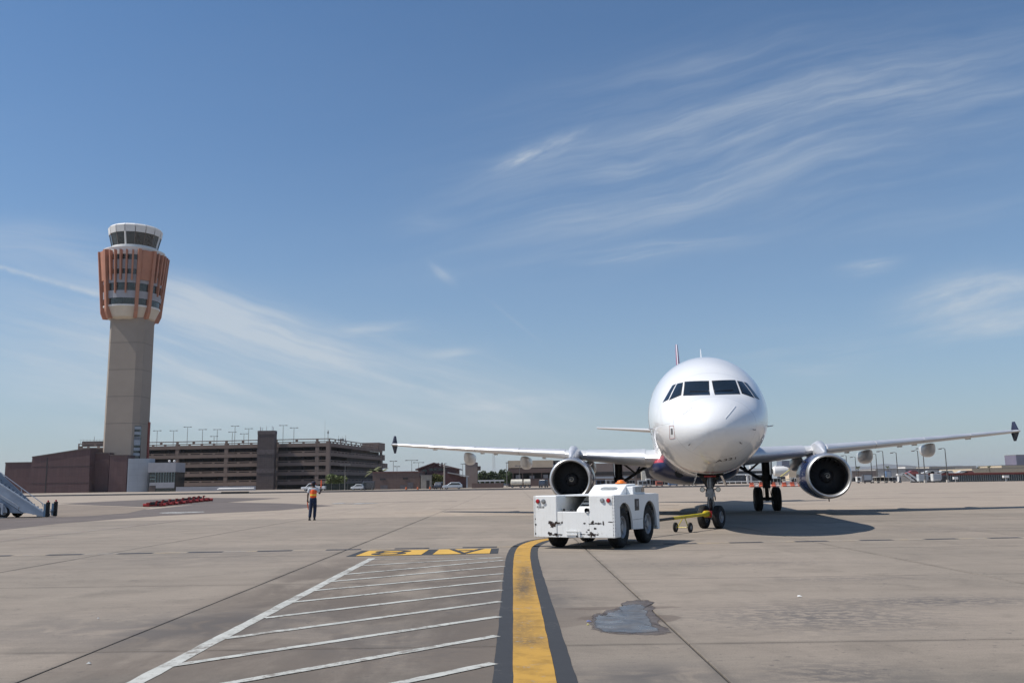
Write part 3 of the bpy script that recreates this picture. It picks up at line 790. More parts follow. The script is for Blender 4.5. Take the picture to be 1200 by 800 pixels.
right_panes = [[(838.5, 461.7), (866, 461), (860.7, 445.5), (834.8, 446.5)], [(868.5, 460), (881.7, 465.5), (869.8, 447.4), (863.6, 446.4)], [(882.8, 465.8), (888, 467.5), (874.4, 449.1), (871.0, 448)]]
left_panes = [[(831.2, 462.4), (800.5, 463), (803, 447.9), (830, 447)], [(796, 462.8), (782.6, 468.4), (792.6, 450.3), (799, 449)], [(781.6, 467), (775, 470.8), (786.6, 451.8), (790.2, 450.7)]]
for rp, lp in zip(right_panes, left_panes):
    a = [lz(*p) for p in rp]; b_ = [lz(*p) for p in lp]
    av = [((p[0] - q[0]) / 2, (p[1] + q[1]) / 2) for p, q in zip(a, b_)]
    cx = sum(p[0] for p in av) / 4; cz = sum(p[1] for p in av) / 4
    for s in (1, -1):
        c_ = [(p[0] * s, p[1]) for p in av]
        big = [(p[0] * s + s * (.022 if p[0] > cx else -.022), p[1] + (.022 if p[1] > cz else -.022)) for p in av]
        if s < 0: c_ = [c_[1], c_[0], c_[3], c_[2]]; big = [big[1], big[0], big[3], big[2]]
        w_ = patch(big, .003).build('cockpit_window', M_DARK, plane, True, 60)
        patch(c_, .008).build('pane', M_GLASS, w_, True, 60)
# wipers
for s in (-1, 1):
    b = MB(); pts = []
    for i in range(5):
        l = s * (.10 + .55 * i / 4); z = 4.27 + .012 * i; y = surf_y(l, z); n = nrm(l, z, y); pts.append(Vector((l, y, z)) + n * .03)
    b.tube(pts, .010, 5); b.build('wiper', M_DARK, plane)
# lightning strips on the radome
for (a_, b_) in (((862, 476), (850, 490)), ((826, 515), (812, 527.5)), ((812, 477), (800, 486))):
    p0 = lz(*a_); p1 = lz(*b_); b = MB(); pts = []
    for i in range(7):
        l = p0[0] + (p1[0] - p0[0]) * i / 6; z = p0[1] + (p1[1] - p0[1]) * i / 6; y = surf_y(l, z); pts.append(Vector((l, y, z)) + nrm(l, z, y) * .004)
    b.tube(pts, .010, 4); b.build('lightning_strip', M_WHITE, plane)
# type lettering on the chin
me = text_mesh('A321', 1.0, M_DARK)
q0 = lz(838.5, 541.5); q1 = lz(862, 537.5)
xs = [v.co.x for v in me.vertices]; W_ = max(xs) - min(xs)
for v in me.vertices:
    a = (v.co.x - min(xs)) / W_
    l = q0[0] + (q1[0] - q0[0]) * a; z = q0[1] + (q1[1] - q0[1]) * a + v.co.y * .085
    y = surf_y(l, z); p = Vector((l, y, z)) + nrm(l, z, y) * .006; v.co = p
put(me, 'lettering', plane)
# red service marks: static port frame on the left, door marks on the right, red tow band at the gear
def frame_mark(c4_, name, material, w=.02):
    b = MB()
    for i in range(4):
        a, d = c4_[i], c4_[(i + 1) % 4]; pts = []
        for k in range(5):
            l = a[0] + (d[0] - a[0]) * k / 4; z = a[1] + (d[1] - a[1]) * k / 4; y = surf_y(l, z); pts.append(Vector((l, y, z)) + nrm(l, z, y) * .003)
        b.tube(pts, w / 2, 4)
    return b.build(name, material, plane)
frame_mark([lz(785, 514), (lz(791, 513)), lz(789.5, 498.5), lz(784.5, 499)], 'port_marking', mat('pink_red_paint', (.65, .35, .33), .5), .014)
patch([lz(786.3, 509), lz(788.6, 508.6), lz(788.2, 501.5), lz(786, 501.8)], .004, 3, 4).build('static_port', M_STEEL, plane)
for (u, v) in ((808.5, 520), (867, 518), (882.5, 503)):
    p = rayhit(u, v); n = nrm(p.x, p.z, p.y); b = MB(); b.tube([p, p + n * .06, p + n * .07 + Vector((0, -.10, 0))], .012, 6); b.build('probe', M_DARK, plane)
for s in (-1, 1):
    b = MB(); y = 3.4; T, B, H, Z = sec(y); a = Vector((s * H * .97, y, Z - .35)); b.tube([a, a + Vector((s * .16, 0, .02)), a + Vector((s * .17, -.22, .02))], [.02, .018, .008], 6); b.build('pitot_probe', M_METAL, plane)
# antennas on the crown
b = MB(); b.loft([[(-.02, 6.6, 5.86), (.02, 6.6, 5.86), (.02, 7.05, 5.86), (-.02, 7.05, 5.86)], [(-.010, 6.90, 6.38), (.010, 6.90, 6.38), (.010, 7.10, 6.38), (-.010, 7.10, 6.38)]]); b.build('antenna', M_WHITE, plane)
b = MB(); b.box(-.05, .12, 6.9, 7.3, 5.84, 5.93); b.build('antenna_base', M_WHITE, plane, bevel=.02)
# cabin windows and doors
wm = MB(); wm.add([(math.cos(2 * PI * k / 12) * 0, math.cos(2 * PI * k / 12) * .115, math.sin(2 * PI * k / 12) * .165) for k in range(12)], [tuple(range(12))])
wmesh = wm.mesh('cabin_window', M_GLASS)
for s in (-1, 1):
    for k in range(52):
        y = 7.6 + k * .533
        if y > 34: break
        T, B, H, Z = sec(y); z = 4.32; x = H * math.sqrt(max(0, 1 - ((z - Z) / (T - Z)) ** 2)) + .004
        a = math.atan2((z - Z) / (T - Z) ** 2, x / H ** 2)
        put(wmesh, 'cabin_window', plane, (s * x, y, z), (0, -s * a, 0))
    for y0, wd, zb, zt in ((5.4, .81, 3.25, 5.05), (15.0, .76, 3.5, 5.0), (27.8, .76, 3.5, 5.0), (34.0, .81, 3.25, 5.0)):
        b = MB(); pts = []
        loop = [(y0, zb), (y0 + wd, zb), (y0 + wd, zt), (y0, zt)]
        for i in range(4):
            p, q = loop[i], loop[(i + 1) % 4]
            for k in range(8):
                y = p[0] + (q[0] - p[0]) * k / 8; z = p[1] + (q[1] - p[1]) * k / 8; T, B, H, Z = sec(y)
                hh = (T - Z) if z > Z else (Z - B); pts.append((s * (H * math.sqrt(1 - ((z - Z) / hh) ** 2) + .002), y, z))
        pts.append(pts[0]); b.tube(pts, .012, 4, cap=False); b.build('door_outline', mat('seam_grey', (.35, .35, .36), .5), plane)

# wing-body fairing
fr_ = []
for k in range(25):
    q = .5 - .5 * math.cos(PI * k / 24); y = 14.4 + q * 13.4; e = math.sin(PI * q) ** .32 if 0 < q < 1 else 0.02
    H = 1.2 + 1.02 * e; zt = 2.75 + .25 * e; zb = 2.1 - .72 * e
    fr_.append([(H * math.cos(2 * PI * j / 40), y, (zt + zb) / 2 + (zt - zb) / 2 * math.copysign(abs(math.sin(2 * PI * j / 40)) ** .8, math.sin(2 * PI * j / 40))) for j in range(40)])
mf2 = bpy.data.materials.new('fairing_paint'); mf2.use_nodes = True; t = NT(mf2.node_tree); pb = t.n['Principled BSDF']
oc = t.n.new('ShaderNodeTexCoord').outputs['Object']; ox, oy, oz = t.sep(oc)
t.l.new(t.mix(t.m('LESS_THAN', oz, 2.42), t.mix(t.m('LESS_THAN', oz, 2.66), (.80, .81, .82), (.45, .04, .06)), (.013, .024, .080)), pb.inputs['Base Color'])
pb.inputs['Roughness'].default_value = .42; pb.inputs['Coat Weight'].default_value = .15
MB().loft(fr_).build('belly_fairing', mf2, plane, True, 50)
for s in (-1, 1):
    b = MB(); b.lathe([(0, .20), (.012, .19), (.012, .001)], 'Y', (s * .8, 14.25, 1.93), 16); b.build('air_inlet', M_DARK, plane)

# wings
def airfoil(n=14, t=.12):
    up, lo = [], []
    for i in range(n + 1):
        x = (1 - math.cos(PI * i / n)) / 2
        yt = 5 * t * (.2969 * math.sqrt(x) - .126 * x - .3516 * x * x + .2843 * x ** 3 - .1015 * x ** 4)
        cam_ = .012 * math.sin(PI * x); up.append((x, cam_ + yt)); lo.append((x, cam_ - yt * .9))
    return up[::-1] + lo[1:-1]     # from trailing edge over the top to the nose and back underneath


WS = [(1.2, 15.55, 6.9, 2.56, .145), (2.2, 16.1, 6.3, 2.62, .14), (4.2, 17.15, 5.1, 2.78, .125), (6.4, 18.3, 3.85, 2.98, .12), (9.5, 19.92, 3.0, 3.24, .115), (12.5, 21.48, 2.35, 3.50, .11), (15.2, 22.9, 1.85, 3.74, .105), (16.9, 23.8, 1.5, 3.90, .10)]


def wing_at(l):
    a = np.array(WS); return [float(np.interp(l, a[:, 0], a[:, k])) for k in range(1, 5)]


for s in (-1, 1):
    rg = []
    for (l, le, ch, z, th) in WS:
        rg.append([(s * l, le + p[0] * ch, z + p[1] * ch - (p[0] - .2) * ch * .03) for p in airfoil(14, th)])
    w = MB().loft(rg).build('wing', M_WING, plane, True, 40)
    w['label'] = 'swept wing with bright metal leading edge'
    for (l0, l1) in ((2.3, 5.15), (6.3, 8.8), (8.84, 11.4), (11.44, 14.0), (14.04, 16.5)):
        rg = []
        for q in (0, .5, 1):
            l = l0 + (l1 - l0) * q; le, ch, z, th = wing_at(l); af = airfoil(14, th * 1.06)
            sel = af[9:19]
            pp_ = [Vector((le + p[0] * ch, z + p[1] * ch - (p[0] - .2) * ch * .03)) for p in sel]; oo = []
            for i_ in range(10):
                d_ = (pp_[min(i_ + 1, 9)] - pp_[max(i_ - 1, 0)]).normalized(); n_ = Vector((-d_.y, d_.x))
                if n_.dot(pp_[i_] - Vector((le + .3 * ch, z))) < 0: n_ = -n_
                oo.append(pp_[i_] + n_ * .02)
            rg.append([(s * l, p.x, p.y) for p in oo + [q_ - (q_ - Vector((le + .3 * ch, z))).normalized() * .03 for q_ in (oo[-1], oo[0])]])
        bb = MB().loft(rg); bb.build('slat', M_SLAT, w, True, 60)
    # flap track fairings
    for l, L_, rr in ((5.2, 3.2, .27), (8.8, 3.0, .27), (12.2, 2.5, .26)):
        le, ch, z, th = wing_at(l); yc = le + ch * .42; b = MB(); rgs = []
        for k in range(15):
            q = k / 14; e = max(.03, math.sin(PI * q ** .75) ** .6); zz = z - .02 * ch - .16 - .28 * e + .02 - .10 * q
            rgs.append([(s * l + rr * e * math.copysign(abs(math.cos(2 * PI * j / 18)) ** .7, math.cos(2 * PI * j / 18)), yc + q * L_, zz + (.34 * e) * math.copysign(abs(math.sin(2 * PI * j / 18)) ** .7, math.sin(2 * PI * j / 18))) for j in range(18)])
        b.loft(rgs); b.build('flap_fairing', M_WING, w, True, 60)
    # small latch fairings
    b = MB()
    for l in (7.6, 10.4, 11.2, 14.2):
        le, ch, z, th = wing_at(l); b.obox((s * l, le + ch * .45, z - th * ch * .50), (.14, .5, .10))
    b.build('access_fairing', M_WING, w)
    # wingtip fence
    le, ch, z, th = wing_at(16.9)
    poly = [(le + .25, z + .04), (le + .92, z + .54), (le + 1.16, z + .54), (le + 1.22, z - .02), (le + 1.14, z - .48), (le + .94, z - .48), (le + .25, z - .04)]
    b = MB(); b.loft([[(s * (16.90 + (.02 + abs(p[1] - z) * .16)), p[0], p[1]) for p in poly], [(s * (16.96 + (.02 + abs(p[1] - z) * .16)), p[0], p[1]) for p in poly]])
    b.build('wingtip_fence', mat('fence_navy', (.015, .022, .06), .6), w)
    b = MB(); b.lathe([(-.05, .001), (.06, .05), (.7, .06), (1.3, .02)], 'Y', (s * 16.93, le, z), 10); b.build('tip_light', M_METAL, w, True)

# stabilisers and fin
for s in (-1, 1):
    rg = []
    for (l, le, ch, z) in ((.4, 38.2, 3.9, 5.05), (6.2, 41.4, 1.5, 5.62)):
        rg.append([(s * l, le + p[0] * ch, z + p[1] * ch) for p in airfoil(10, .10)])
    MB().loft(rg).build('stabiliser', M_WING, plane, True, 40)
mfn = bpy.data.materials.new('fin_paint'); mfn.use_nodes = True; t = NT(mfn.node_tree); pb = t.n['Principled BSDF']
oc = t.n.new('ShaderNodeTexCoord').outputs['Object']; ox, oy, oz = t.sep(oc)
t.l.new(t.mix(t.m('LESS_THAN', oz, 9.3), t.mix(t.m('LESS_THAN', oz, 9.6), (.35, .06, .09), (.8, .8, .8)), (.015, .025, .08)), pb.inputs['Base Color'])
pb.inputs['Roughness'].default_value = .25; pb.inputs['Coat Weight'].default_value = .8
rg = []
for (z, le, ch) in ((5.6, 34.9, 6.6), (6.4, 36.2, 5.6), (11.2, 40.7, 2.6), (11.76, 41.3, 2.1)):
    rg.append([(p[1] * ch, le + p[0] * ch, z) for p in airfoil(10, .10)])
fin = MB().loft(rg).build('fin', mfn, plane, True, 40)
b = MB(); b.tube([(0, 34.85, 5.6), (0, 36.15, 6.4), (0, 40.65, 11.2), (0, 41.2, 11.72)], .035, 8); b.build('fin_leading_edge', M_WHITE, fin, True)

# engines
def engine(s):
    l, yl, zc_ = s * 5.75, 15.2, 1.724
    e = thing_part('engine', plane, (l, yl, zc_))
    def ring(prof, name, material, par=e, n=56): return MB().lathe(prof, 'Y', (0, 0, 0), n).build(name, material, par, True, 50)
    lip = [(.30, .825), (.16, .828), (.07, .842), (.015, .868), (0, .897), (.015, .927), (.07, .955), (.17, .980), (.24, .990)]
    ring(lip, 'intake_lip', M_METAL)
    ring([(.24, .990), (.5, 1.01), (.9, 1.03), (1.5, 1.04), (2.1, 1.03), (2.45, 1.01)], 'fan_cowl', M_NAVY)
    ring([(2.45, 1.008), (3.1, .96), (3.8, .88), (4.15, .80), (4.12, .77), (3.2, .82)], 'reverser_cowl', M_WING)
    ring([(3.3, .62), (4.2, .56), (4.75, .42), (4.7, .38)], 'exhaust_nozzle', M_STEEL)
    ring([(3.9, .30), (4.6, .26), (5.3, .02)], 'exhaust_cone', M_STEEL)
    ring([(.30, .824), (.55, .825), (1.05, .83)], 'intake_duct', mat('duct_grey', (.10, .10, .105), .5, .2))
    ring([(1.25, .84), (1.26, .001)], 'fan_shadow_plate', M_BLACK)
    # fan: 22 separate blades
    b = MB(); NB = 22
    vs = []; fs = []
    for i in range(6):
        q = i / 5; r = .27 + .55 * q; tw = R(28 + 34 * q); cw_ = (.11 + .09 * q); lean = .10 * q * q
        for sgn in (-1, 1):
            tang = sgn * cw_ * math.cos(tw) + lean * r; ax = sgn * cw_ * math.sin(tw)
            vs.append((tang, .90 + ax, r))
    for i in range(5): fs.append((2 * i, 2 * i + 1, 2 * i + 3, 2 * i + 2))
    b.add(vs, fs); bm_ = b.mesh('fan_blade', M_BLADE, True)
    fanp = bpy.data.objects.new('fan', MB().lathe([(.72, .30), (1.2, .32)], 'Y', (0, 0, 0), 24).mesh('fan', M_DARK, True)); C.objects.link(fanp); fanp.parent = e
    # blades are children of the engine so that they stay within three levels
    for k in range(NB): put(bm_, 'fan_blade', e, (0, 0, 0), (0, 2 * PI * k / NB + .1, 0))
    ring([(.48, .001), (.50, .05), (.56, .12), (.66, .21), (.76, .285), (.90, .30)], 'spinner', mat('spinner_dark', (.045, .045, .05), .3))
    pts = []
    for k in range(60):
        q = k / 59; a = q * 2 * PI * 1.35 + .5; r = .03 + .10 * q
        yy_ = float(np.interp(r, [0, .05, .12, .21], [.48, .50, .56, .66])) - .006
        pts.append((r * math.cos(a), yy_, r * math.sin(a)))
    MB().tube(pts, [.004 + .011 * math.sin(PI * k / 59) for k in range(60)], 5).build('spinner_spiral', mat('spiral_paint', (.62, .58, .48), .5), e)
    # pylon
    pr = []
    for (y, z0, z1, w_) in ((.75, .98, 1.08, .05), (1.3, .96, 1.40, .17), (2.1, 1.05, 1.62, .21), (3.2, .8, 1.55, .22), (4.6, .5, 1.35, .18), (5.6, .75, 1.2, .06)):
        pr.append([(-w_, y, z0), (w_, y, z0), (w_, y, z1 - w_ * .5), (w_ * .5, y, z1), (-w_ * .5, y, z1), (-w_, y, z1 - w_ * .5)])
    MB().loft(pr).build('pylon', M_SLAT, e, True, 45)
    # strake, drain mast, latches
    b = MB(); b.loft([[(0, .6, 0), (.012, .6, 0), (.012, 1.6, 0), (0, 1.6, 0)], [(0, 1.1, .17), (.006, 1.1, .17), (.006, 1.55, .17), (0, 1.55, .17)]])
    for ss in ((-1, 1) if s < 0 else (-1, 1)):
        o = b.build('strake', M_NAVY, e); a = R(52) * ss; o.rotation_euler = (0, a, 0); o.location = (1.02 * math.sin(a), 0, 1.02 * math.cos(a))
    b = MB(); b.box(-.015, .015, .5, .62, -1.13, -1.02); b.build('drain_mast', M_DARK, e)
    MB().lathe([(.24, .992), (.25, .9955), (.255, .992)], 'Y', (0, 0, 0), 56).build('lip_joint', M_DARK, e)
    return e


def thing_part(name, parent, loc):
    o = bpy.data.objects.new(name, None); C.objects.link(o); o.parent = parent; o.location = loc; o.empty_display_size = .2
    return o


engine(-1); engine(1)

# nose gear
nwt, nwr = wheel_meshes(.385, .24, .19)
ng = thing_part('nose_gear', plane, (0, 5.07, 0))
for s in (-1, 1):
    o = wheel(ng, nwt, nwr, (s * .26 * math.cos(R(24)), -s * .26 * math.sin(R(24)), .385), 'nose_wheel'); o.rotation_euler = (0, 0, -R(24))
b = MB(); b.tube([(-.33, .147, .385), (.33, -.147, .385)], .05, 12); b.tube([(0, 0, .36), (0, -.02, .95)], .062, 14); b.build('axle', M_STEEL, ng, True)
b = MB(); b.tube([(0, -.02, .80), (0, -.06, 2.1)], .105, 18); b.lathe([(0, .14), (.12, .15), (.20, .14)], 'Z', (0, -.03, 1.12), 18); b.lathe([(0, .12), (.3, .135), (.34, .11)], 'Z', (0, -.04, 1.45), 18)
b.build('strut', M_STEEL, ng, True)
b = MB()
for s in (-1, 1):
    b.tube([(s * .06, -.03, 1.32), (s * .20, .1, 1.62), (s * .50, .5, 2.1)], .045, 8)
    b.tube([(s * .10, -.02, 1.5), (s * .40, -.05, 1.95)], .045, 8); b.tube([(s * .12, -.10, 1.62), (s * .26, -.14, 1.72), (s * .30, -.1, 1.9)], .05, 8)
b.tube([(0, -.08, 1.1), (0, -.30, .85), (0, -.08, .62)], .030, 8)
b.build('drag_brace', M_DARK, ng, True)
b = MB()
for i, (x, y) in enumerate(((.09, -.10), (-.09, -.09), (.05, -.14), (-.04, -.15))):
    b.tube([(x, y, 2.0), (x * 1.4, y - .03, 1.5), (x * .8, y, 1.15), (x * 1.3, y - .02, .8), (x * .6, y * .5, .6)], .011, 6)
b.build('hydraulic_hose', M_DARK, ng)
for s in (-1, 1):
    b = MB(); b.lathe([(-.06, .06), (-.075, .085), (.06, .075), (.10, .03)], 'Y', (s * .26, -.08, 1.30), 16); b.tube([(0, -.04, 1.30), (s * .22, -.05, 1.30)], .02, 6)
    lp_ = b.build('taxi_light', M_DARK, ng, True)
    MB().lathe([(-.078, .001), (-.078, .068)], 'Y', (s * .26, -.08, 1.30), 16).build('lens', mat('lamp_lens', (.75, .75, .72), .1, .3), lp_)
b = MB(); b.box(-.16, .16, -.13, .05, 1.05, 1.2); b.box(-.07, .07, -.17, -.12, .95, 1.35); b.build('steering_unit', M_STEEL, ng, bevel=.015)
b = MB(); b.lathe([(0, .085), (.03, .085), (.03, .001)], 'X', (.14, -.05, 1.02), 12); b.build('steering_actuator', M_DARK, ng)
for s in (-1, 1):
    b = MB(); b.loft([[(s * .40, -.25, 1.80), (s * .42, -.25, 1.80), (s * .42, .75, 1.78), (s * .40, .75, 1.78)], [(s * .56, -.15, 1.42), (s * .58, -.15, 1.42), (s * .58, .65, 1.40), (s * .56, .65, 1.40)]])
    b.build('gear_door', M_WHITE if s < 0 else M_NAVY, ng)
b = MB(); b.obox((0, -.34, 1.79), (.40, .05, .15)); b.build('red_warning_panel', M_RED, ng, bevel=.01)
b = MB(); b.obox((0, .12, 1.80), (.84, 1.6, .08)); b.build('gear_bay', M_BLACK, ng)
b = MB(); b.obox((-.2, -.05, 1.70), (.16, .3, .14)); b.obox((.22, .0, 1.69), (.18, .3, .16)); b.obox((0, .2, 1.66), (.5, .2, .12)); b.build('gear_actuator', M_DARK, ng, bevel=.02)
# main gear
mwt, mwr = wheel_meshes(.61, .42, .27)
for s in (-1, 1):
    mg = thing_part('main_gear', plane, (s * 3.795, 21.97, 0))
    for q in (-1, 1): wheel(mg, mwt, mwr, (q * .46, 0, .61), 'main_wheel')
    b = MB(); b.tube([(-.5, 0, .61), (.5, 0, .61)], .09, 12); b.tube([(0, 0, .5), (0, 0, 1.3)], .10, 14); b.tube([(0, 0, 1.15), (0, 0, 2.9)], .20, 16); b.lathe([(0, .2), (.1, .25), (.3, .25), (.36, .2)], 'Z', (0, 0, 1.5), 16); b.build('strut', M_DARK, mg, True)
    b = MB(); b.tube([(0, 0, 1.45), (-s * 1.75, .1, 2.55)], .085, 10); b.tube([(-s * .9, .05, 2.0), (-s * .1, 0, 2.65)], .05, 8); b.tube([(-s * .9, .05, 2.0), (-s * 1.3, .1, 2.7)], .045, 8); b.tube([(0, -.12, 1.3), (0, -.45, .95), (0, -.1, .62)], .04, 8); b.build('side_brace', M_DARK, mg, True)
    b = MB()
    b.tube([(.12, -.15, 2.7), (.15, -.2, 1.9), (.1, -.18, 1.2), (.2, -.1, .75)], .015, 6); b.tube([(-.1, -.16, 2.7), (-.14, -.2, 1.6), (-.18, -.1, .75)], .013, 6); b.build('brake_line', M_RUBBER, mg)
    b = MB(); b.loft([[(s * .26, -.42, 2.95), (s * .30, -.42, 2.95), (s * .30, .42, 2.95), (s * .26, .42, 2.95)], [(s * .22, -.30, 1.35), (s * .26, -.30, 1.35), (s * .26, .30, 1.35), (s * .22, .30, 1.35)]])
    b.build('gear_door', M_NAVY, mg)

# ------------------------------------------------------------------ aircraft tug
TA = R(27)
tug_c = Vector((2.39, 21.62)); tr = Vector((math.cos(TA), -math.sin(TA))); tf = Vector((math.sin(TA), math.cos(TA)))
TW, TL = 2.14, 3.45
org = tug_c - tr * (TW / 2)
tug = thing('aircraft_tug', 'white low aircraft tug with scuffed rear panel and amber beacon, parked on the yellow lane', 'tug', (org.x, org.y, 0), -TA)
HW = TW / 2
# rear apron: two side blocks with a low sill between
b = MB(); b.box(-HW, -.44, 0, .58, .275, 1.29); tb = b.build('rear_block', M_TUG, tug, bevel=.018)
b = MB(); b.box(.42, HW - .003, 0, .42, .278, 1.29); b.build('rear_block', M_TUG, tug, bevel=.018)
b = MB(); b.box(-.437, .417, .012, .10, .278, .90); b.build('rear_sill', M_TUG, tug, bevel=.012)
b = MB(); b.box(-.437, .417, .10, 1.55, .40, .46); b.build('cockpit_floor', M_DARK, tug)
b = MB(); b.box(-HW + .055, -.46, .58, 3.3, .40, 1.262); b.build('body_side', M_TUG, tug, bevel=.015)


def side_panel(x0, x1):
    """flank with two arched wheel openings"""
    zt, zb = 1.29, .40; pts = [(0.0, .30), (0.0, zt), (TL, zt - .02), (TL - .0, .33)]
    arcs = []
    for cy in (2.66, .72):
        for k in range(0, 17):
            a = PI * k / 16
            arcs.append((cy + .58 * math.cos(a), max(.40, .42 + .68 * math.sin(a) ** .85)))
        arcs.append((cy - .58, .40))
    low = [(3.28, .33)] + [(3.26, .40)]
    poly = pts + low + arcs + [(.13, .30)]
    return MB().prism(poly, x0, x1, 'X')


side_panel(HW - .05, HW).build('flank', M_TUG, tug)
side_panel(-HW, -HW + .05).build('flank', M_TUG, tug)
b = MB(); b.box(.40, HW - .42, .43, 3.3, .80, 1.26); b.build('body_side', M_TUG, tug)
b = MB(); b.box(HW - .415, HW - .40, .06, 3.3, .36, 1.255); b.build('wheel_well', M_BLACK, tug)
b = MB(); b.box(-.3, HW - .45, .5, 3.25, .45, .86); b.build('chassis', M_DARK, tug)
b = MB(); b.box(-HW + .052, HW - .052, 3.3, TL, .33, 1.262); b.build('front_panel', M_TUG, tug, bevel=.02)
# top deck
b = MB(); b.box(-HW + .052, HW - .052, .585, 3.44, 1.265, 1.284); b.build('deck', M_TUG, tug)
# sloped engine hood rising towards the front
hd = [(.50, .50), (.50, .86), (.56, .94), (1.75, 1.53), (2.45, 1.55), (2.45, 1.20), (1.2, .50)]
b = MB(); b.prism(hd, -.14, .78, 'X'); hood = b.build('hood', M_TUG, tug, bevel=.03)
b = MB(); b.prism([(1.70, 1.285), (1.70, 1.48), (2.50, 1.50), (2.66, 1.285)], .78, .96, 'X'); b.build('hood_box', M_TUG, tug, bevel=.015)
M_LAMPG = mat('grey_lens', (.36, .38, .38), .3, 0, .2, 10)
def stadium(cx, cz, w, h, n=10):
    r = h / 2; p = []
    for k in range(n + 1): a = -PI / 2 + PI * k / n; p.append((cx + w / 2 - r + r * math.cos(a), cz + r * math.sin(a)))
    for k in range(n + 1): a = PI / 2 + PI * k / n; p.append((cx - w / 2 + r + r * math.cos(a), cz + r * math.sin(a)))
    return p
# openings in the rear faces of the hood
b = MB(); b.prism(stadium(.14, .74, .46, .17), .480, .497, 'Y'); o = b.build('hood_vent', M_LAMPG, tug)
b = MB(); b.prism(stadium(.14, .74, .52, .22), .488, .4975, 'Y'); b.build('hood_vent_rim', M_TUG, tug)
sl_ang = math.atan2(1.53 - .94, 1.75 - .56)
for (cx, cy, w_, h_, nm, mt) in ((.18, .20, .56, .06, 'louvre', M_BLACK), (.18, .40, .56, .06, 'louvre', M_BLACK), (.36, 1.10, .46, .16, 'hood_vent', M_LAMPG)):
    b = MB(); b.prism(stadium(0, 0, w_, h_), -.006, .006, 'Z'); o = b.build(nm, mt, tug)
    o.location = (cx, .56 + cy * math.cos(sl_ang), .94 + cy * math.sin(sl_ang) + .006); o.rotation_euler = (sl_ang, 0, 0)
b = MB(); b.prism(stadium(2.15, 1.40, .56, .13), .952, .968, 'X'); b.build('hood_vent', M_LAMPG, tug)
b = MB(); b.prism([(2.32, 1.33), (2.32, 1.42), (2.45, 1.47), (2.56, 1.46), (2.56, 1.33)], .955, .972, 'X'); b.build('side_window', M_GLASS, tug)
b = MB(); b.tube([(.3, 1.45, 1.36), (.3, 1.38, 1.28), (.52, 1.38, 1.28)], .025, 6); b.tube([(.70, 2.75, 1.28), (.70, 2.80, 1.34), (.70, 3.05, 1.34), (.70, 3.1, 1.28)], .018, 6); b.build('grab_handle', M_DARK, tug)
b = MB(); b.lathe([(0, .15), (.02, .15), (.03, .11), (.07, .09), (.09, .05), (.095, .001)], 'Z', (.40, 2.35, 1.56), 18); b.build('beacon', mat('amber_beacon', (.90, .22, .03), .25), tug, True)
b = MB(); b.box(-.40, -.37, .30, .36, .90, .96); b.box(-.10, -.02, .06, .14, .90, .95); b.build('latch', M_DARK, tug)
b = MB(); b.lathe([(0, .06), (.12, .05), (.13, .001)], 'Y', (.36, -.015, .93), 12); b.build('hitch_knob', M_DARK, tug)
# rear lamps
def lampdisc(x, z, r, c_, nm, y=-.02):
    b = MB(); b.lathe([(0, r * 1.15), (-.012, r * 1.15), (-.014, r)], 'Y', (x, 0, z), 20); rim_ = b.build(nm, M_RIM, tug)
    b = MB(); b.lathe([(-.012, r), (-.035, r * .8), (-.042, .001)], 'Y', (x, 0, z), 20); b.build('lens', c_, rim_, True)
M_REDL = mat('red_lens', (.60, .015, .02), .15, 0, .3, 20); M_CLR = mat('clear_lens', (.45, .46, .47), .15, .3, .3, 20)
lampdisc(-.95, 1.155, .052, M_REDL, 'tail_lamp'); lampdisc(-.80, 1.15, .052, M_CLR, 'reversing_lamp')
lampdisc(.77, 1.17, .050, M_CLR, 'reversing_lamp'); lampdisc(.93, 1.17, .052, M_REDL, 'tail_lamp')
me = text_mesh('PJ808', .075, mat('black_decal', (.02, .02, .022), .5)); put(me, 'fleet_number', tug, (-.985, -.003, .985), (PI / 2, 0, 0), (1.25, 1, 1))
me = text_mesh('- - - -', .04, mat('grey_decal', (.35, .36, .37), .5)); put(me, 'small_print', tug, (-.98, -.003, .90), (PI / 2, 0, 0))
b = MB(); b.box(-.20, .10, -.010, .0, .335, .385); b.box(-.20, .10, -.010, .0, .41, .455); b.box(.14, .17, -.02, .0, .29, .45); b.build('bumper_bracket', M_TUG, tug, bevel=.004)
pl_ = MB(); pl_.box(HW, HW + .006, 1.48, 1.80, .88, 1.17); pl_ = pl_.build('side_placard', mat('placard_brown', (.045, .035, .035), .5), tug)
b = MB(); b.box(HW + .006, HW + .009, 1.60, 1.73, .98, 1.12); b.build('placard_print', mat('placard_print', (.22, .20, .21), .5), pl_)
b = MB(); b.box(HW - .002, HW + .003, 1.32, 2.06, .655, .662); b.box(HW - .002, HW + .003, .0, .05, .655, .662); b.build('panel_seam', M_DARK, tug)
b = MB()
for k in range(12):
    b.lathe([(0, .011), (.005, .009), (.005, .001)], 'X', (HW, .035, .36 + k * .078), 6)
    b.lathe([(-.005, .001), (-.005, .009), (0, .011)], 'Y', (HW - .03, 0, .36 + k * .078), 6)
b.build('rivet_row', M_RIM, tug)
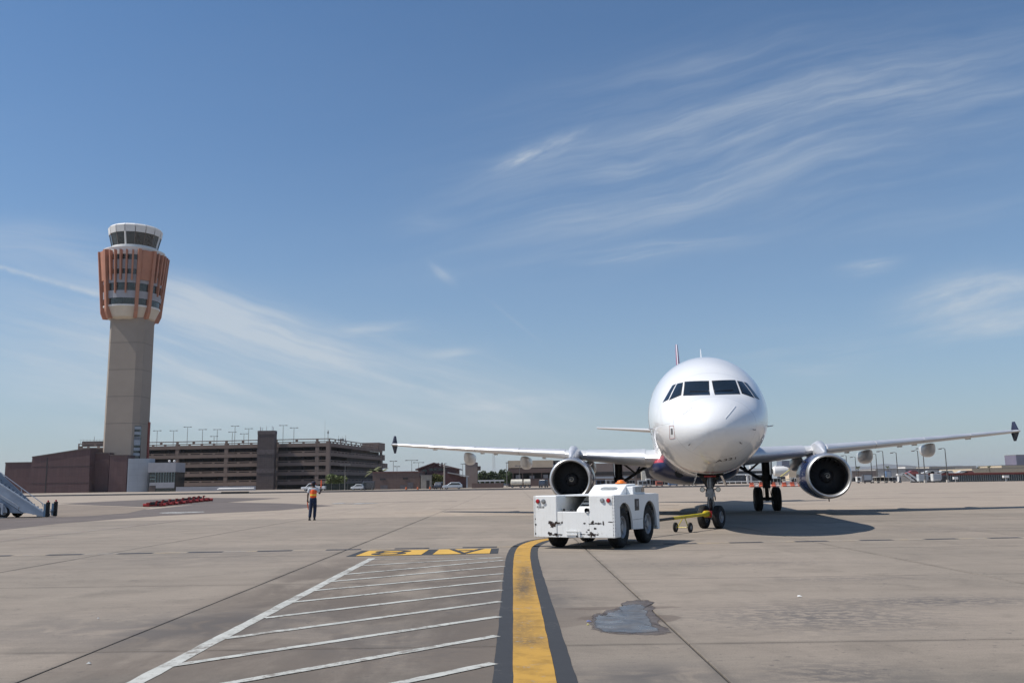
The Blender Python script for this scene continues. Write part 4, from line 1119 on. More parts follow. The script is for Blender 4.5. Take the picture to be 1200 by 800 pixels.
# worn-through paint on the rear panel: little irregular bare spots
M_BARE = mat('bare_rusty_metal', (.035, .022, .018), .7, 0, .3, 20); M_BARE2 = mat('bare_brown_metal', (.16, .10, .08), .7, 0, .3, 20)
def chip(x, z, w_, h_, sd, mt=None):
    rr = random.Random(sd); n = 16; b = MB(); p = []
    for k in range(n):
        a = 2 * PI * k / n; q = .45 + .75 * rr.random(); p.append((x + w_ / 2 * q * math.cos(a), -.0035 if abs(x) > .43 else .0085, z + h_ / 2 * q * math.sin(a)))
    b.add([(x, p[0][1], z)] + p, [(0, 1 + i, 1 + (i + 1) % n) for i in range(n)])
    return b.build('paint_chip', mt or M_BARE, tug)
cs = [(-.62, .64, .10, .07), (-.55, .57, .14, .10), (-.44, .63, .12, .05), (-.31, .64, .05, .05), (-.62, .36, .11, .10), (-.49, .345, .10, .05), (-.46, .35, .06, .07), (-.36, .345, .14, .03),
      (.24, .36, .16, .02), (.40, .355, .10, .04), (.47, .365, .10, .09), (.53, .345, .10, .06), (.40, .47, .07, .03), (.50, .64, .07, .09), (.45, .61, .10, .025), (.66, .62, .16, .04), (.78, .63, .035, .10),
      (.56, .50, .06, .04), (.96, .66, .12, .02), (-1.03, .36, .03, .05), (-1.02, .58, .03, .05), (-1.03, .72, .025, .03), (.62, .36, .05, .03), (.28, .62, .05, .04), (.34, .42, .04, .02), (.08, .33, .05, .09)]
for i, (x, z, w_, h_) in enumerate(cs): chip(x, z, w_ * 1.35, h_ * 1.35, i)
chip(-.56, .59, .17, .12, 77, M_BARE2)
# wheels
twt, twr = wheel_meshes(.50, .30, .27)
for (x, y) in ((HW - .19, .72), (HW - .19, 2.66), (-HW + .35, .72), (-HW + .35, 2.66)):
    wheel(tug, twt, twr, (x, y, .50))
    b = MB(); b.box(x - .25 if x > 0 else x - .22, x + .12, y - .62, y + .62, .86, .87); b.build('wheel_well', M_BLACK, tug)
b = MB(); b.lathe([(-.3, .12), (.3, .12)], 'X', (.2, .74, .5), 12); b.lathe([(-.5, .07), (.5, .07)], 'X', (0, .74, .5), 12); b.build('axle', M_DARK, tug)
b = MB(); b.obox((0, TL + .08, .42), (.16, .2, .12)); b.build('tow_hitch', M_DARK, tug)

# ------------------------------------------------------------------ towbar
fc = org + tf * (TL + .12)
ngw = Vector((PX + math.sin(PA) * 5.07, PY + math.cos(PA) * 5.07))
dv = ngw - fc; LB = dv.length - .22; ba = math.atan2(dv.x, dv.y)
bar = thing('towbar', 'yellow and black towbar on small wheels linking tug to the nose gear', 'towbar', (fc.x, fc.y, 0), -ba)
b = MB(); b.tube([(0, .0, .42), (0, 3.3, .46)], .045, 10); b.build('front_tube', M_DARK, bar, True)
b = MB(); b.tube([(0, 3.3, .46), (0, LB - .45, .49), (0, LB - .35, .50)], [.052, .052, .085], 12); b.build('tube', M_YEL, bar, True)
b = MB(); b.lathe([(0, .085), (.05, .105), (.28, .105), (.32, .08)], 'Y', (0, LB - .35, .50), 16); b.build('shock_head', M_YEL, bar, True)
b = MB(); b.box(-.16, .16, LB - .06, LB + .10, .38, .60); b.tube([(-.18, LB + .02, .44), (-.2, LB + .16, .42)], .02, 6); b.build('tow_head', M_RED, bar, bevel=.02)
b = MB(); b.lathe([(0, .06), (.04, .06)], 'Y', (0, -.05, .42), 12); b.build('eye', M_DARK, bar)
cwt, cwr = wheel_meshes(.155, .07, .07, 20)
wy = 4.0
b = MB(); b.tube([(-.22, wy, .15), (.22, wy, .15)], .016, 6)
for s in (-1, 1): b.tube([(s * .18, wy, .16), (s * .04, wy + .1, .43)], .016, 6)
b.build('wheel_frame', M_YEL, bar)
for s in (-1, 1): wheel(bar, cwt, cwr, (s * .25, wy, .155))

# ------------------------------------------------------------------ marshaller
def skinfig(name, pts, edges, rad, material, parent, sub=2, root=0):
    me = bpy.data.meshes.new(name); me.from_pydata(pts, edges, []); o = bpy.data.objects.new(name, me); C.objects.link(o)
    sk = o.modifiers.new('skin', 'SKIN'); sk.use_smooth_shade = True
    for i, r in enumerate(rad):
        q = me.skin_vertices[0].data[i]; q.radius = (r, r) if not isinstance(r, tuple) else r; q.use_root = (i == root)
    ss = o.modifiers.new('sub', 'SUBSURF'); ss.levels = sub; ss.render_levels = sub
    bpy.context.view_layer.update()
    nm = bpy.data.meshes.new_from_object(o.evaluated_get(bpy.context.evaluated_depsgraph_get()))
    bpy.data.objects.remove(o); nm.materials.clear(); nm.materials.append(material)
    nm.polygons.foreach_set('use_smooth', [True] * len(nm.polygons))
    o = bpy.data.objects.new(name, nm); C.objects.link(o); o.parent = parent
    return o


gx_, gy_ = G(366.5, 609.3)
per_ = thing('person', 'person seen from behind in orange safety vest raising an orange wand', 'person', (gx_, gy_, 0), R(4))
M_SKIN = mat('brown_skin', (.10, .055, .038), .6, 0, .05, 4)
V3 = Vector
# joints, facing +Y (away from the viewer); weight on the right leg, left foot trailing
bp = [(0, 0, .98), (0, 0, 1.15), (0, .01, 1.36), (0, .01, 1.50), (0, .02, 1.57), (0, .03, 1.66), (0, .035, 1.76),
      (.09, 0, .92), (.085, .04, .52), (.075, .0, .10), (.075, .16, .04),
      (-.09, 0, .92), (-.105, -.03, .52), (-.13, -.10, .11), (-.14, .05, .05),
      (.19, 0, 1.45), (.30, .02, 1.22), (.33, .14, 1.45), (.335, .16, 1.53),
      (-.19, 0, 1.45), (-.25, -.02, 1.18), (-.26, .04, .93), (-.26, .06, .85)]
be = [(0, 1), (1, 2), (2, 3), (3, 4), (4, 5), (5, 6), (0, 7), (7, 8), (8, 9), (9, 10), (0, 11), (11, 12), (12, 13), (13, 14), (3, 15), (15, 16), (16, 17), (17, 18), (3, 19), (19, 20), (20, 21), (21, 22)]
br = [.13, .125, .14, .11, .058, .088, .078, .092, .062, .045, .040, .092, .062, .045, .040, .062, .044, .033, .035, .062, .044, .033, .035]
# fingers and thumbs, curled round the wands
for wi, sgn in ((18, 1), (22, -1)):
    w_ = V3(bp[wi])
    for k in range(4):
        a0 = w_ + V3((-.012 * sgn, .02 + .0, (.03 - .02 * k) * (1 if sgn > 0 else -1)))
        ln = (.045, .05, .047, .038)[k]
        i0 = len(bp)
        bp += [tuple(a0 + V3((-.02 * sgn, .035, 0))), tuple(a0 + V3((-.045 * sgn, .02 + ln * .3, 0))), tuple(a0 + V3((-.04 * sgn, -.01, 0)))]
        be += [(wi, i0), (i0, i0 + 1), (i0 + 1, i0 + 2)]; br += [.0095, .0085, .0075]
    i0 = len(bp); bp += [tuple(w_ + V3((-.03 * sgn, -.02, .02))), tuple(w_ + V3((-.05 * sgn, -.005, .04)))]; be += [(wi, i0), (i0, i0 + 1)]; br += [.011, .009]
body = skinfig('body', bp, be, br, M_SKIN, per_)
M_TROU = mat('navy_denim', (.018, .035, .085), .9, 0, .3, 9, bump=.3, bscale=14)
skinfig('trousers', [(0, 0, 1.12), (0, 0, .95), (.075, 0, .88), (.085, .04, .52), (.075, -.005, .09), (-.075, 0, .88), (-.105, -.03, .52), (-.13, -.10, .10)],
        [(0, 1), (1, 2), (2, 3), (3, 4), (1, 5), (5, 6), (6, 7)], [(.165, .13), (.165, .13), .115, .088, .075, .115, .088, .075], M_TROU, per_)
M_SHIRT = mat('white_shirt', (.62, .66, .70), .9, 0, .15, 8, bump=.3, bscale=12)
skinfig('shirt', [(0, 0, .90), (0, 0, 1.2), (0, .01, 1.38), (0, .01, 1.49), (.19, 0, 1.45), (.27, .01, 1.28), (-.19, 0, 1.45), (-.235, -.01, 1.25)],
        [(0, 1), (1, 2), (2, 3), (3, 4), (4, 5), (3, 6), (6, 7)], [(.155, .12), (.15, .12), (.165, .12), (.12, .09), .080, .072, .080, .072], M_SHIRT, per_)
mv = bpy.data.materials.new('safety_vest'); mv.use_nodes = True; t = NT(mv.node_tree); pb = t.n['Principled BSDF']
ox, oy, oz = t.sep(t.n.new('ShaderNodeTexCoord').outputs['Object'])
band = t.m('MULTIPLY', t.m('GREATER_THAN', oz, 1.145), t.m('LESS_THAN', oz, 1.215))
vst = t.m('MULTIPLY', t.m('LESS_THAN', t.m('ABSOLUTE', t.m('SUBTRACT', t.m('ABSOLUTE', ox), .085)), .022), t.m('GREATER_THAN', oz, 1.2))
cc_ = t.mix(vst, (.90, .11, .02), (.80, .16, .06)); cc_ = t.mix(band, cc_, (.85, .62, .06))
t.l.new(cc_, pb.inputs['Base Color']); pb.inputs['Roughness'].default_value = .8
skinfig('vest', [(0, 0, .96), (0, 0, 1.2), (0, .01, 1.38), (0, .01, 1.48)], [(0, 1), (1, 2), (2, 3)], [(.175, .145), (.168, .14), (.178, .145), (.135, .11)], mv, per_)
for (p_, q_) in (((.075, .0, 0), .07), ((-.135, -.11, 0), .02)):
    b = MB(); b.loft([[(p_[0] + sx * w_, p_[1] + yy, z) for sx, z in ((-1, 0), (1, 0), (.8, hh), (-.8, hh))] for yy, w_, hh in ((-.09, .040, .09), (-.02, .045, .13), (.08, .05, .085), (.17, .042, .055), (.20, .02, .03))])
    b.build('shoe', M_DARK, per_, True, 60)
hp = MB(); hp.lathe([(-.02, .098), (.03, .106), (.07, .10), (.11, .07), (.13, .001)], 'Z', (0, .03, 1.70), 18); hp.box(-.07, .07, .11, .21, 1.715, 1.725)
hp.build('cap', mat('dark_cap', (.012, .018, .04), .8), per_, True)
hp = MB(); hp.lathe([(-.10, .080), (-.04, .094), (.02, .097)], 'Z', (0, .015, 1.70), 16); hp.build('hair', mat('black_hair', (.01, .009, .009), .8), per_, True)
for s in (-1, 1):
    b = MB(); b.lathe([(-.02, .03), (0, .038), (.02, .03), (.022, .001)], 'X', (s * .095, .03, 1.68), 12); b.build('ear_defender', M_RED, per_, True)
# face (turned away): nose, eyes, mouth
b = MB(); b.loft([[(-.012, .115, 1.66), (.012, .115, 1.66), (0, .12, 1.70)], [(-.008, .142, 1.655), (.008, .142, 1.655), (0, .135, 1.665)]]); b.build('nose', M_SKIN, per_, True)
for s in (-1, 1): b = MB(); b.lathe([(0, .012), (.004, .001)], 'Y', (s * .032, .117, 1.69), 8); b.build('eye', M_WHITE, per_)
b = MB(); b.box(-.025, .025, .112, .12, 1.618, 1.624); b.build('mouth', mat('lips', (.08, .03, .025), .6), per_)
M_WAND = mat('orange_wand', (.95, .14, .04), .4)
wd = thing('signal_wand', 'orange marshalling wand held upright in the raised hand', 'wand', (gx_ + .31, gy_ + .20, 1.44), R(4))
b = MB(); b.tube([(0, 0, 0), (.012, 0, .10), (.02, .01, .42)], [.018, .030, .027], 10); b.build('wand_tube', M_WAND, wd, True)
b = MB(); b.tube([(-.004, 0, -.10), (0, 0, 0)], .018, 8); b.build('grip', M_DARK, wd)
wd = thing('signal_wand', 'orange marshalling wand pointing down in the lowered hand', 'wand', (gx_ - .29, gy_ + .06, .86), R(4))
b = MB(); b.tube([(0, 0, 0), (.02, .02, -.12), (.05, .04, -.36)], [.018, .026, .022], 10); b.build('wand_tube', M_WAND, wd, True)
b = MB(); b.tube([(-.01, -.005, .09), (0, 0, 0)], .018, 8); b.build('grip', M_DARK, wd)

# ------------------------------------------------------------------ passenger stairs at the left edge
sx_, sy_ = G(66, 604.5)
M_STAIR = mat('stair_grey', (.40, .45, .52), .5, .1, .12, 1.2); M_STAIR_D = mat('stair_dark', (.12, .15, .19), .6, .2, .2, 2); M_STAIR_F = mat('stair_slate', (.22, .27, .34), .6, .1, .12, 1.2); M_STAIRL = mat('stair_edge', (.55, .58, .62), .4, .4, .1, 3)
st = thing('passenger_stairs', 'grey mobile passenger stairs with bumper pads standing by the asphalt road', 'boarding stairs', (sx_, sy_ - 2.1, 0), R(3))
# local: -X is up the flight
sl_ = .643
def SZ(x): return .33 + (-x) * sl_
NSTEP = 26
LEN = 6.4
b = MB(); b.prism([(.28, .10), (.28, SZ(.28) + .13), (-LEN, SZ(-LEN) + .13), (-LEN, SZ(-LEN) - .62), (-.9, .30)], 0, .06, 'Y'); b.build('near_side_panel', M_STAIR, st)
b = MB(); b.prism([(.28, SZ(.28) + .13), (.28, SZ(.28) + .20), (-LEN, SZ(-LEN) + .20), (-LEN, SZ(-LEN) + .13)], -.02, .08, 'Y'); b.build('side_rail_trim', M_STAIRL, st)
b = MB(); b.prism([(-.5, .15), (-.8, .45), (-3.3, 2.70), (-LEN, SZ(-LEN) + .35), (-LEN, 2.2), (-.8, .05)], 1.75, 1.81, 'Y'); b.build('far_side_panel', M_STAIR_F, st)
b = MB(); b.box(-.34, -.06, .06, 1.75, 0, 0.001); tread = MB()
tread.box(0, .27, .065, 1.745, -.03, 0); tread.box(.25, .275, .065, 1.745, -.16, -.03); tm_ = tread.mesh('tread', M_STAIRL)
for k in range(NSTEP):
    x = -.1 - k * (LEN - .3) / NSTEP; put(tm_, 'tread', st, (x - .27, 0, max(.2, SZ(x) - .22)))
b = MB(); b.box(-LEN - 1.9, -LEN, .0, 1.81, SZ(-LEN) - .25, SZ(-LEN) + .02); b.build('top_platform', M_STAIR, st)
# long sloping skirt of sheet metal under the flight, with a panel seam and rivets
b = MB(); b.prism([(-.9, .25), (-LEN, SZ(-LEN) - .60), (-LEN, SZ(-LEN) - 1.9), (-2.0, .30)], .07, 1.74, 'Y'); b.build('skirt', mat('stair_skirt', (.33, .385, .46), .45, .1, .1, 1.5), st, bevel=.02)
b = MB()
for k in range(8): b.lathe([(-.012, .001), (-.012, .04), (0, .04)], 'Y', (-1.05 - k * .52, 1.75, .42 + k * .52 * .86), 8)
b.build('bolt_row', M_STAIR_D, st)
for y in (1.85,):
    b = MB(); b.tube([(-.1, y, .15), (-.12, y, .38), (-.25, y, .50), (-3.2, y, 2.62), (-LEN, y, SZ(-LEN) + .42), (-LEN - 1.9, y, SZ(-LEN) + .30)], .024, 8); b.build('handrail', M_STAIRL, st, True)
    b = MB()
    for k in range(5): x = -.7 - k * 1.3; b.tube([(x + .1, y, SZ(x) - .2), (x, y, .32 - .72 * x)], .018, 6)
    b.build('rail_posts', M_STAIRL, st)
# front bumper pads and their upright arms
for (x, y) in ((.40, .1), (.0, 2.0)):
    b = MB(); b.box(x, x + .16, y - .12, y + .12, .02, .88); b.build('bumper_pad', M_RUBBER, st, bevel=.03)
    b = MB(); b.box(x - .12, x, y - .1, y + .1, .05, .78); b.build('pad_arm', mat('stair_blue', (.18, .28, .38), .5), st)
    b = MB(); b.lathe([(0, .05), (.10, .045), (.11, .001)], 'Z', (x + .08, y, .88), 10); b.build('marker_lamp', M_REDL, st, True)
b = MB(); b.tube([(.36, .2, .3), (-.02, 1.9, .3)], .04, 6); b.build('brace', M_STAIR_D, st)
# chassis, curved fender, wheels
b = MB(); b.box(-6.5, -.9, .25, 1.6, .28, .42); b.build('chassis', M_STAIR_D, st)
swt, swr = wheel_meshes(.33, .20, .18)
for x in (-2.0, -3.1, -5.9):
    for y in (.1, 1.7):
        o = wheel(st, swt, swr, (x, y, .33)); o.rotation_euler = (0, 0, PI / 2)
fp = []
for k in range(13):
    a = PI * k / 12; fp.append((-2.75 + 1.0 * math.cos(a), .30 + .72 * math.sin(a)))
b = MB(); b.prism(fp, -.10, .0, 'Y'); b.build('fender', M_STAIR, st, bevel=.02)
b = MB(); b.prism([(x * .80 - .55, z * .8) for x, z in fp], -.112, -.102, 'Y'); b.build('fender_opening', M_STAIR_D, st)
b = MB(); b.tube([(p[0], -.12, p[1]) for p in fp], .022, 6); b.tube([(-1.2, -.02, .42), (-1.1, -.05, .62), (-1.35, -.05, .82), (-6.0, -.05, SZ(-6) - .55)], .022, 6); b.build('fender_trim', M_STAIRL, st, True)
b = MB(); b.tube([(-1.95, -.2, .2), (-1.95, -.2, .85)], .05, 10); b.build('stabiliser_jack', M_STAIR, st)
b = MB(); b.box(-3.9, -3.5, -.2, -.1, .95, 1.15); b.build('side_lamp', M_CLR, st)
for x in (-1.95, -5.5): b = MB(); b.box(x - .2, x + .2, -.35, -.05, .0, .05); b.build('jack_foot', M_STAIR_D, st)

# ================================================================== BACKGROUND
def panel_mat(name, col, col2, px, pz, line_=.06, rough=.75):
    """cladding colour with fine sheet joints (too far away to tell the sheets apart)"""
    m = bpy.data.materials.new(name); m.use_nodes = True; t = NT(m.node_tree); b = t.n['Principled BSDF']
    x, y, z = t.sep(t.n.new('ShaderNodeTexCoord').outputs['Object'])
    u = t.m('ADD', x, y)
    fx = t.m('FRACT', t.m('DIVIDE', u, px)); fz = t.m('FRACT', t.m('DIVIDE', z, pz))
    j = t.m('MAXIMUM', t.m('LESS_THAN', fx, line_ / px), t.m('LESS_THAN', fz, line_ / pz))
    wn = t.n.new('ShaderNodeTexWhiteNoise'); wn.noise_dimensions = '2D'
    t.l.new(t.comb(t.m('FLOOR', t.m('DIVIDE', u, px)), t.m('FLOOR', t.m('DIVIDE', z, pz)), 0), wn.inputs['Vector'])
    c_ = t.mix(wn.outputs['Value'], col, col2)
    c_ = t.mix(t.m('MULTIPLY', j, .5), c_, tuple(v * .5 for v in col))
    c_ = t.mix(t.ramp(t.noise(t.n.new('ShaderNodeNewGeometry').outputs['Position'], .25, 5, .6), .4, .75, 0, .3), c_, tuple(v * .7 for v in col))
    t.l.new(c_, b.inputs['Base Color']); b.inputs['Roughness'].default_value = rough
    MATS[name] = m
    return m


M_BURG = panel_mat('burgundy_cladding', (.120, .066, .066), (.102, .057, .058), 1.1, 3.0)
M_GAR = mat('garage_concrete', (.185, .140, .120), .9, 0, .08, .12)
M_GARD = mat('garage_inside_shade', (.05, .045, .045), .9, 0, .1, .2)  # dark copy of the garage concrete, deck shade put into the colour
M_BRICKD = panel_mat('dark_block', (.115, .088, .082), (.10, .077, .072), .9, .8)
M_TOWC = mat('tower_concrete', (.33, .28, .235), .9, 0, .06, .10)
M_TERRA = mat('terracotta_metal', (.43, .185, .11), .55, 0, .08, .3)
M_TWHITE = mat('tower_white', (.70, .69, .67), .6, 0, .04, .3)
M_TGREY = mat('tower_grey_panel', (.34, .34, .37), .6, 0, .06, .5)
M_TGLASS = mat('tower_glass', (.02, .03, .035), .12, 0, .2, .4, spec=.7)
M_LBLUE = panel_mat('pale_blue_cladding', (.36, .39, .43), (.34, .37, .41), 3, 2.0)
M_POLE = mat('pole_grey', (.22, .21, .20), .6, .2, .1, .5)
M_BRB = panel_mat('brown_block_wall', (.155, .105, .090), (.14, .095, .083), .9, .5)
M_BEIGE = mat('beige_wall', (.62, .50, .36), .9, 0, .06, .2)
M_ROOFR = mat('roof_red_brown', (.17, .085, .075), .7, 0, .1, .5)

# ------------------------------------------------------------------ control tower
TY = 325.0
tcx, _ = P(151.6, 470, TY)
tower = thing('control_tower', 'tall airport control tower with terracotta fins and white glazed cab on a tan shaft', 'control tower', (tcx, TY, 0))
shaft = [(-6.9, 1.5), (-6.5, -4.8), (-5.6, -5.7), (4.0, -5.9), (6.1, -4.6), (6.4, 3.4), (4.6, 5.4), (-5.4, 5.2)]
def TZ(v): return P(155, v, TY)[1]
zs = [0] + [TZ(v) for v in (497, 466, 435, 404)] + [TZ(371)]
for i in range(5):
    b = MB(); b.prism(shaft, zs[i] + (.07 if i else 0), zs[i + 1] - .07, 'Z'); b.build('shaft_panel', M_TOWC, tower)
b = MB(); b.prism([(x * .985, y * .985) for x, y in shaft], .5, zs[-1] - .5, 'Z'); b.build('shaft_core', M_DARKLINE, tower)
b = MB(); b.box(6.0, 6.75, 2.3, 3.6, 0, TZ(494)); b.build('red_edge_fin', mat('rust_red', (.30, .07, .05), .7), tower)
b = MB(); z0, z1 = TZ(560), TZ(500); b.prism([(4.9, -5.55), (6.35, -4.6), (6.42, -3.3), (6.2, -3.0), (4.6, -5.3)], 0, z1, 'Z'); gs = b.build('stair_glazing', M_TGLASS, tower)
for k in range(7): zq = z1 - 1.2 - k * 1.9; b = MB(); b.prism([(4.87, -5.60), (6.40, -4.62), (6.45, -3.9), (6.3, -4.3), (4.8, -5.4)], zq, zq + (1.0 if k != 3 else 3.0), 'Z'); b.build('glazing_band', M_LBLUE, gs)
# head
H0 = -1.0                                # head axis sits slightly right of the shaft's
hc = thing_part('tower_head', tower, (H0, 0, 0))
zt = {v: P(157, v, TY)[1] for v in range(255, 380)}
def hz_(v): return P(157, v, TY - 9.5)[1]
def ringh(prof, name, material, n=48, par=hc, smooth=False): return MB().lathe([(hz_(v), r) for v, r in prof], 'Z', (0, 0, 0), n).build(name, material, par, smooth, 30)
ringh([(371.5, 6.2), (369, 8.2), (358, 9.7), (357, 9.7)], 'base_cone', mat('cone_beige', (.62, .55, .45), .7, 0, .05, .3))
ringh([(358, 9.9), (356, 10.0)], 'white_band', M_TWHITE)
ringh([(357, 9.55), (348, 9.75)], 'window_band', M_TGLASS)
ringh([(348.5, 10.05), (340, 10.25)], 'white_band', M_TGREY)
ringh([(340, 9.8), (331, 10.0)], 'window_band', M_TGLASS)
ringh([(331, 10.3), (326, 10.4)], 'white_band', M_TGREY)
ringh([(326.5, 10.3), (321, 10.4)], 'wall_band', M_TGREY)
ringh([(321, 10.0), (315, 10.1)], 'window_band', M_TGLASS)
ringh([(315, 10.4), (304, 10.6)], 'wall_band', M_TGREY)
ringh([(304, 10.2), (298, 10.3)], 'window_band', M_TGLASS)
ringh([(298, 10.6), (291.5, 10.7), (290, 10.9), (289, 10.9), (288, 8.3)], 'roof_rim', M_TWHITE)
ringh([(289, 8.3), (284.5, 8.25)], 'cab_base', M_TWHITE)
ringh([(371, 6.3), (289, 8.5)], 'core', M_GARD, 24)
NP_ = 16
CR = .92
zb_, zt_ = hz_(284.5), hz_(270.0)
for k in range(NP_):
    a0, a1 = 2 * PI * k / NP_ + .012, 2 * PI * (k + 1) / NP_ - .012
    b = MB(); b.add([(8.55 * CR * math.sin(a0), -8.55 * CR * math.cos(a0), zb_), (8.55 * CR * math.sin(a1), -8.55 * CR * math.cos(a1), zb_), (9.75 * CR * math.sin(a1), -9.75 * CR * math.cos(a1), zt_), (9.75 * CR * math.sin(a0), -9.75 * CR * math.cos(a0), zt_)], [(0, 1, 2, 3)])
    b.build('cab_pane', M_TGLASS, hc)
    am = 2 * PI * k / NP_; b = MB(); b.tube([(8.62 * CR * math.sin(am), -8.62 * CR * math.cos(am), zb_), (9.82 * CR * math.sin(am), -9.82 * CR * math.cos(am), zt_)], .13 if k % 4 else .34, 6)
    b.build('cab_mullion', mat('mullion_brown', (.16, .12, .10), .6) if k % 4 else M_TWHITE, hc)
    b = MB(); r0, r1 = 9.25, 9.6; zr0, zr1 = hz_(270.2), hz_(262.5)
    b.add([(r * math.sin(a) , -r * math.cos(a), z) for z, r in ((zr0, r0), (zr0, r0 - .5), (zr1, r1)) for a in (a0, a1)] + [((r1 - .8) * math.sin(a), -(r1 - .8) * math.cos(a), zr1 + .7) for a in (a0, a1)],
          [(0, 1, 5, 4), (2, 3, 1, 0), (4, 5, 7, 6)]); b.build('roof_panel', M_TWHITE, hc)
ringh([(270.3, 9.1), (266, 9.1)], 'cab_ceiling', M_GARD, 32)
ringh([(264, 9.1), (261.5, 8.7), (261, .01)], 'cab_roof', M_TWHITE, 32)
ringh([(283.5, 7.4), (284.6, 7.8)], 'cab_floor', M_GARD, 24)
b = MB()
for (x, y, h) in ((-3, 2, 2.2), (2, -1, 1.4), (5, 3, 1.8)): b.tube([(x, y, hz_(261)), (x, y, hz_(261) + h)], .08, 5)
b.build('roof_aerial', M_POLE, hc)
# radial terracotta fins: prototype meshes in the plane of the radius, then one object each
def finmesh(v0, v1, rt, rb, depth, width, chamf=False):
    zt2, zb2 = hz_(v0), hz_(v1)
    prof = [(rb - depth, zb2), (rb, zb2), (rt, zt2), (rt - depth, zt2)]
    if chamf: prof = [(rb - 2.6, hz_(v1 + 7)), (rb - .9, hz_(v1 + 7)), (rb, zb2), (rt, zt2), (rt - depth, zt2 + .2), (rb - depth, zb2)]
    return MB().prism([(-r, z) for r, z in prof], -width / 2, width / 2, 'X')
def radius_at(v): return 12.6 + (10.55 - 12.6) * (v - 272) / (365 - 272)
F_TALL = finmesh(292.5, 364, radius_at(272), radius_at(364), 2.0, 1.15, True).mesh('tall_fin', M_TERRA)
F_SHORT = finmesh(293.5, 328, radius_at(277) - .35, radius_at(328) - .35, 1.3, .62).mesh('short_fin', M_TERRA)
F_MID = finmesh(293.5, 343, radius_at(277) - .35, radius_at(343) - .35, 1.2, .52).mesh('mid_fin', M_TERRA)
F_PAN = None
b = MB(); a_ = R(13.0)
rr0, rr1 = radius_at(276) - .5, radius_at(327) - .5
nseg = 4; vs = []
for (v, r) in ((327, rr1), (293, rr0)):
    for k in range(nseg + 1): a = -a_ + 2 * a_ * k / nseg; vs.append((r * math.sin(a), -r * math.cos(a), hz_(v)))
for (v, r) in ((327, rr1 - .4), (293, rr0 - .4)):
    for k in range(nseg + 1): a = -a_ + 2 * a_ * k / nseg; vs.append((r * math.sin(a), -r * math.cos(a), hz_(v)))
w5 = nseg + 1
b.add(vs, [(k, k + 1, w5 + k + 1, w5 + k) for k in range(nseg)] + [(2 * w5 + k, 3 * w5 + k, 3 * w5 + k + 1, 2 * w5 + k + 1) for k in range(nseg)] + [(k, 2 * w5 + k, 2 * w5 + k + 1, k + 1) for k in range(nseg)] + [(w5 + k, w5 + k + 1, 3 * w5 + k + 1, 3 * w5 + k) for k in range(nseg)])
F_PAN = b.mesh('corner_panel', M_TERRA)
for q in range(4):
    c0 = R(45 + 90 * q)
    put(F_PAN, 'corner_panel', hc, (0, 0, 0), (0, 0, c0))
    for s in (-1, 1): put(F_TALL, 'tall_fin', hc, (0, 0, 0), (0, 0, c0 + s * a_))
    for k, mm in enumerate((F_SHORT, F_MID, F_SHORT, F_MID, F_SHORT)):
        put(mm, 'fin', hc, (0, 0, 0), (0, 0, R(90 * q) + R(-21 + 10.5 * k)))

# ------------------------------------------------------------------ burgundy base buildings
def block(name, label, cat, px, Y, depth, material, slant=0.0, group=None):
    """walls rising from a plan front between two photograph columns; px = outline points along the top, left to right; front at Y"""
    x0, x1 = WX(px[0][0], Y), WX(px[-1][0], Y)
    th = thing(name, label, cat, ((x0 + x1) / 2, Y, 0), 0, group)
    pts = [(P(u, v, Y)[0] - (x0 + x1) / 2, P(u, v, Y)[1]) for u, v in px]
    poly = [(pts[0][0] - slant, 0)] + pts + [(pts[-1][0] + slant * .6, 0)]
    MB().prism(poly, 0, depth, 'Y').build('wall', material, th)
    cap = MB()
    for a, c_ in zip(pts[:-1], pts[1:]):
        cap.prism([(a[0] - .1, a[1] - .25), (c_[0] + .1, c_[1] - .25), (c_[0] + .1, c_[1] + .15), (a[0] - .1, a[1] + .15)], -.15, depth + .15, 'Y')
    cap.build('parapet', M_BRICKD, th)
    return th


w1 = block('cladded_building', 'low burgundy clad block at the far left behind the stairs', 'building', [(6.5, 542), (37, 541.5)], 322, 18, M_BURG)
w2 = block('cladded_building', 'burgundy clad building with sloping roofline left of the control tower', 'building', [(38, 535.2), (88, 527.3), (105.5, 525)], 312, 22, M_BURG, .8)
w3 = block('cladded_building', 'recessed burgundy bay between the sloping block and the tower foot', 'building', [(106, 530), (128.5, 530.5)], 316, 14, M_BURG)
w4 = block('cladded_building', 'burgundy wall right at the foot of the control tower', 'building', [(129, 532.8), (149.5, 533.2)], 313, 6, M_BURG)
w5_ = block('cladded_building', 'smallest burgundy block beside the pale blue curved wall', 'building', [(149.7, 555.5), (162.5, 556)], 310, 6, M_BURG)
b = MB(); b.tube([(-3, 4, 8), (-3, 4, 11.5)], .10, 5); b.tube([(4.2, 6, 8), (4.2, 6, 10.6)], .07, 5); b.build('roof_pipe', M_POLE, w1)
for w_, n_ in ((w2, 2),):
    b = MB(); b.box(-6.0 + .6, -5.8, -.03, 0, 0, 12.5); b.box(-10.6, 10, -.04, 0, 9.3, 9.42); b.box(-10.6, 10, -.04, 0, 3.6, 3.72); b.build('expansion_joint', M_GARD, w_)
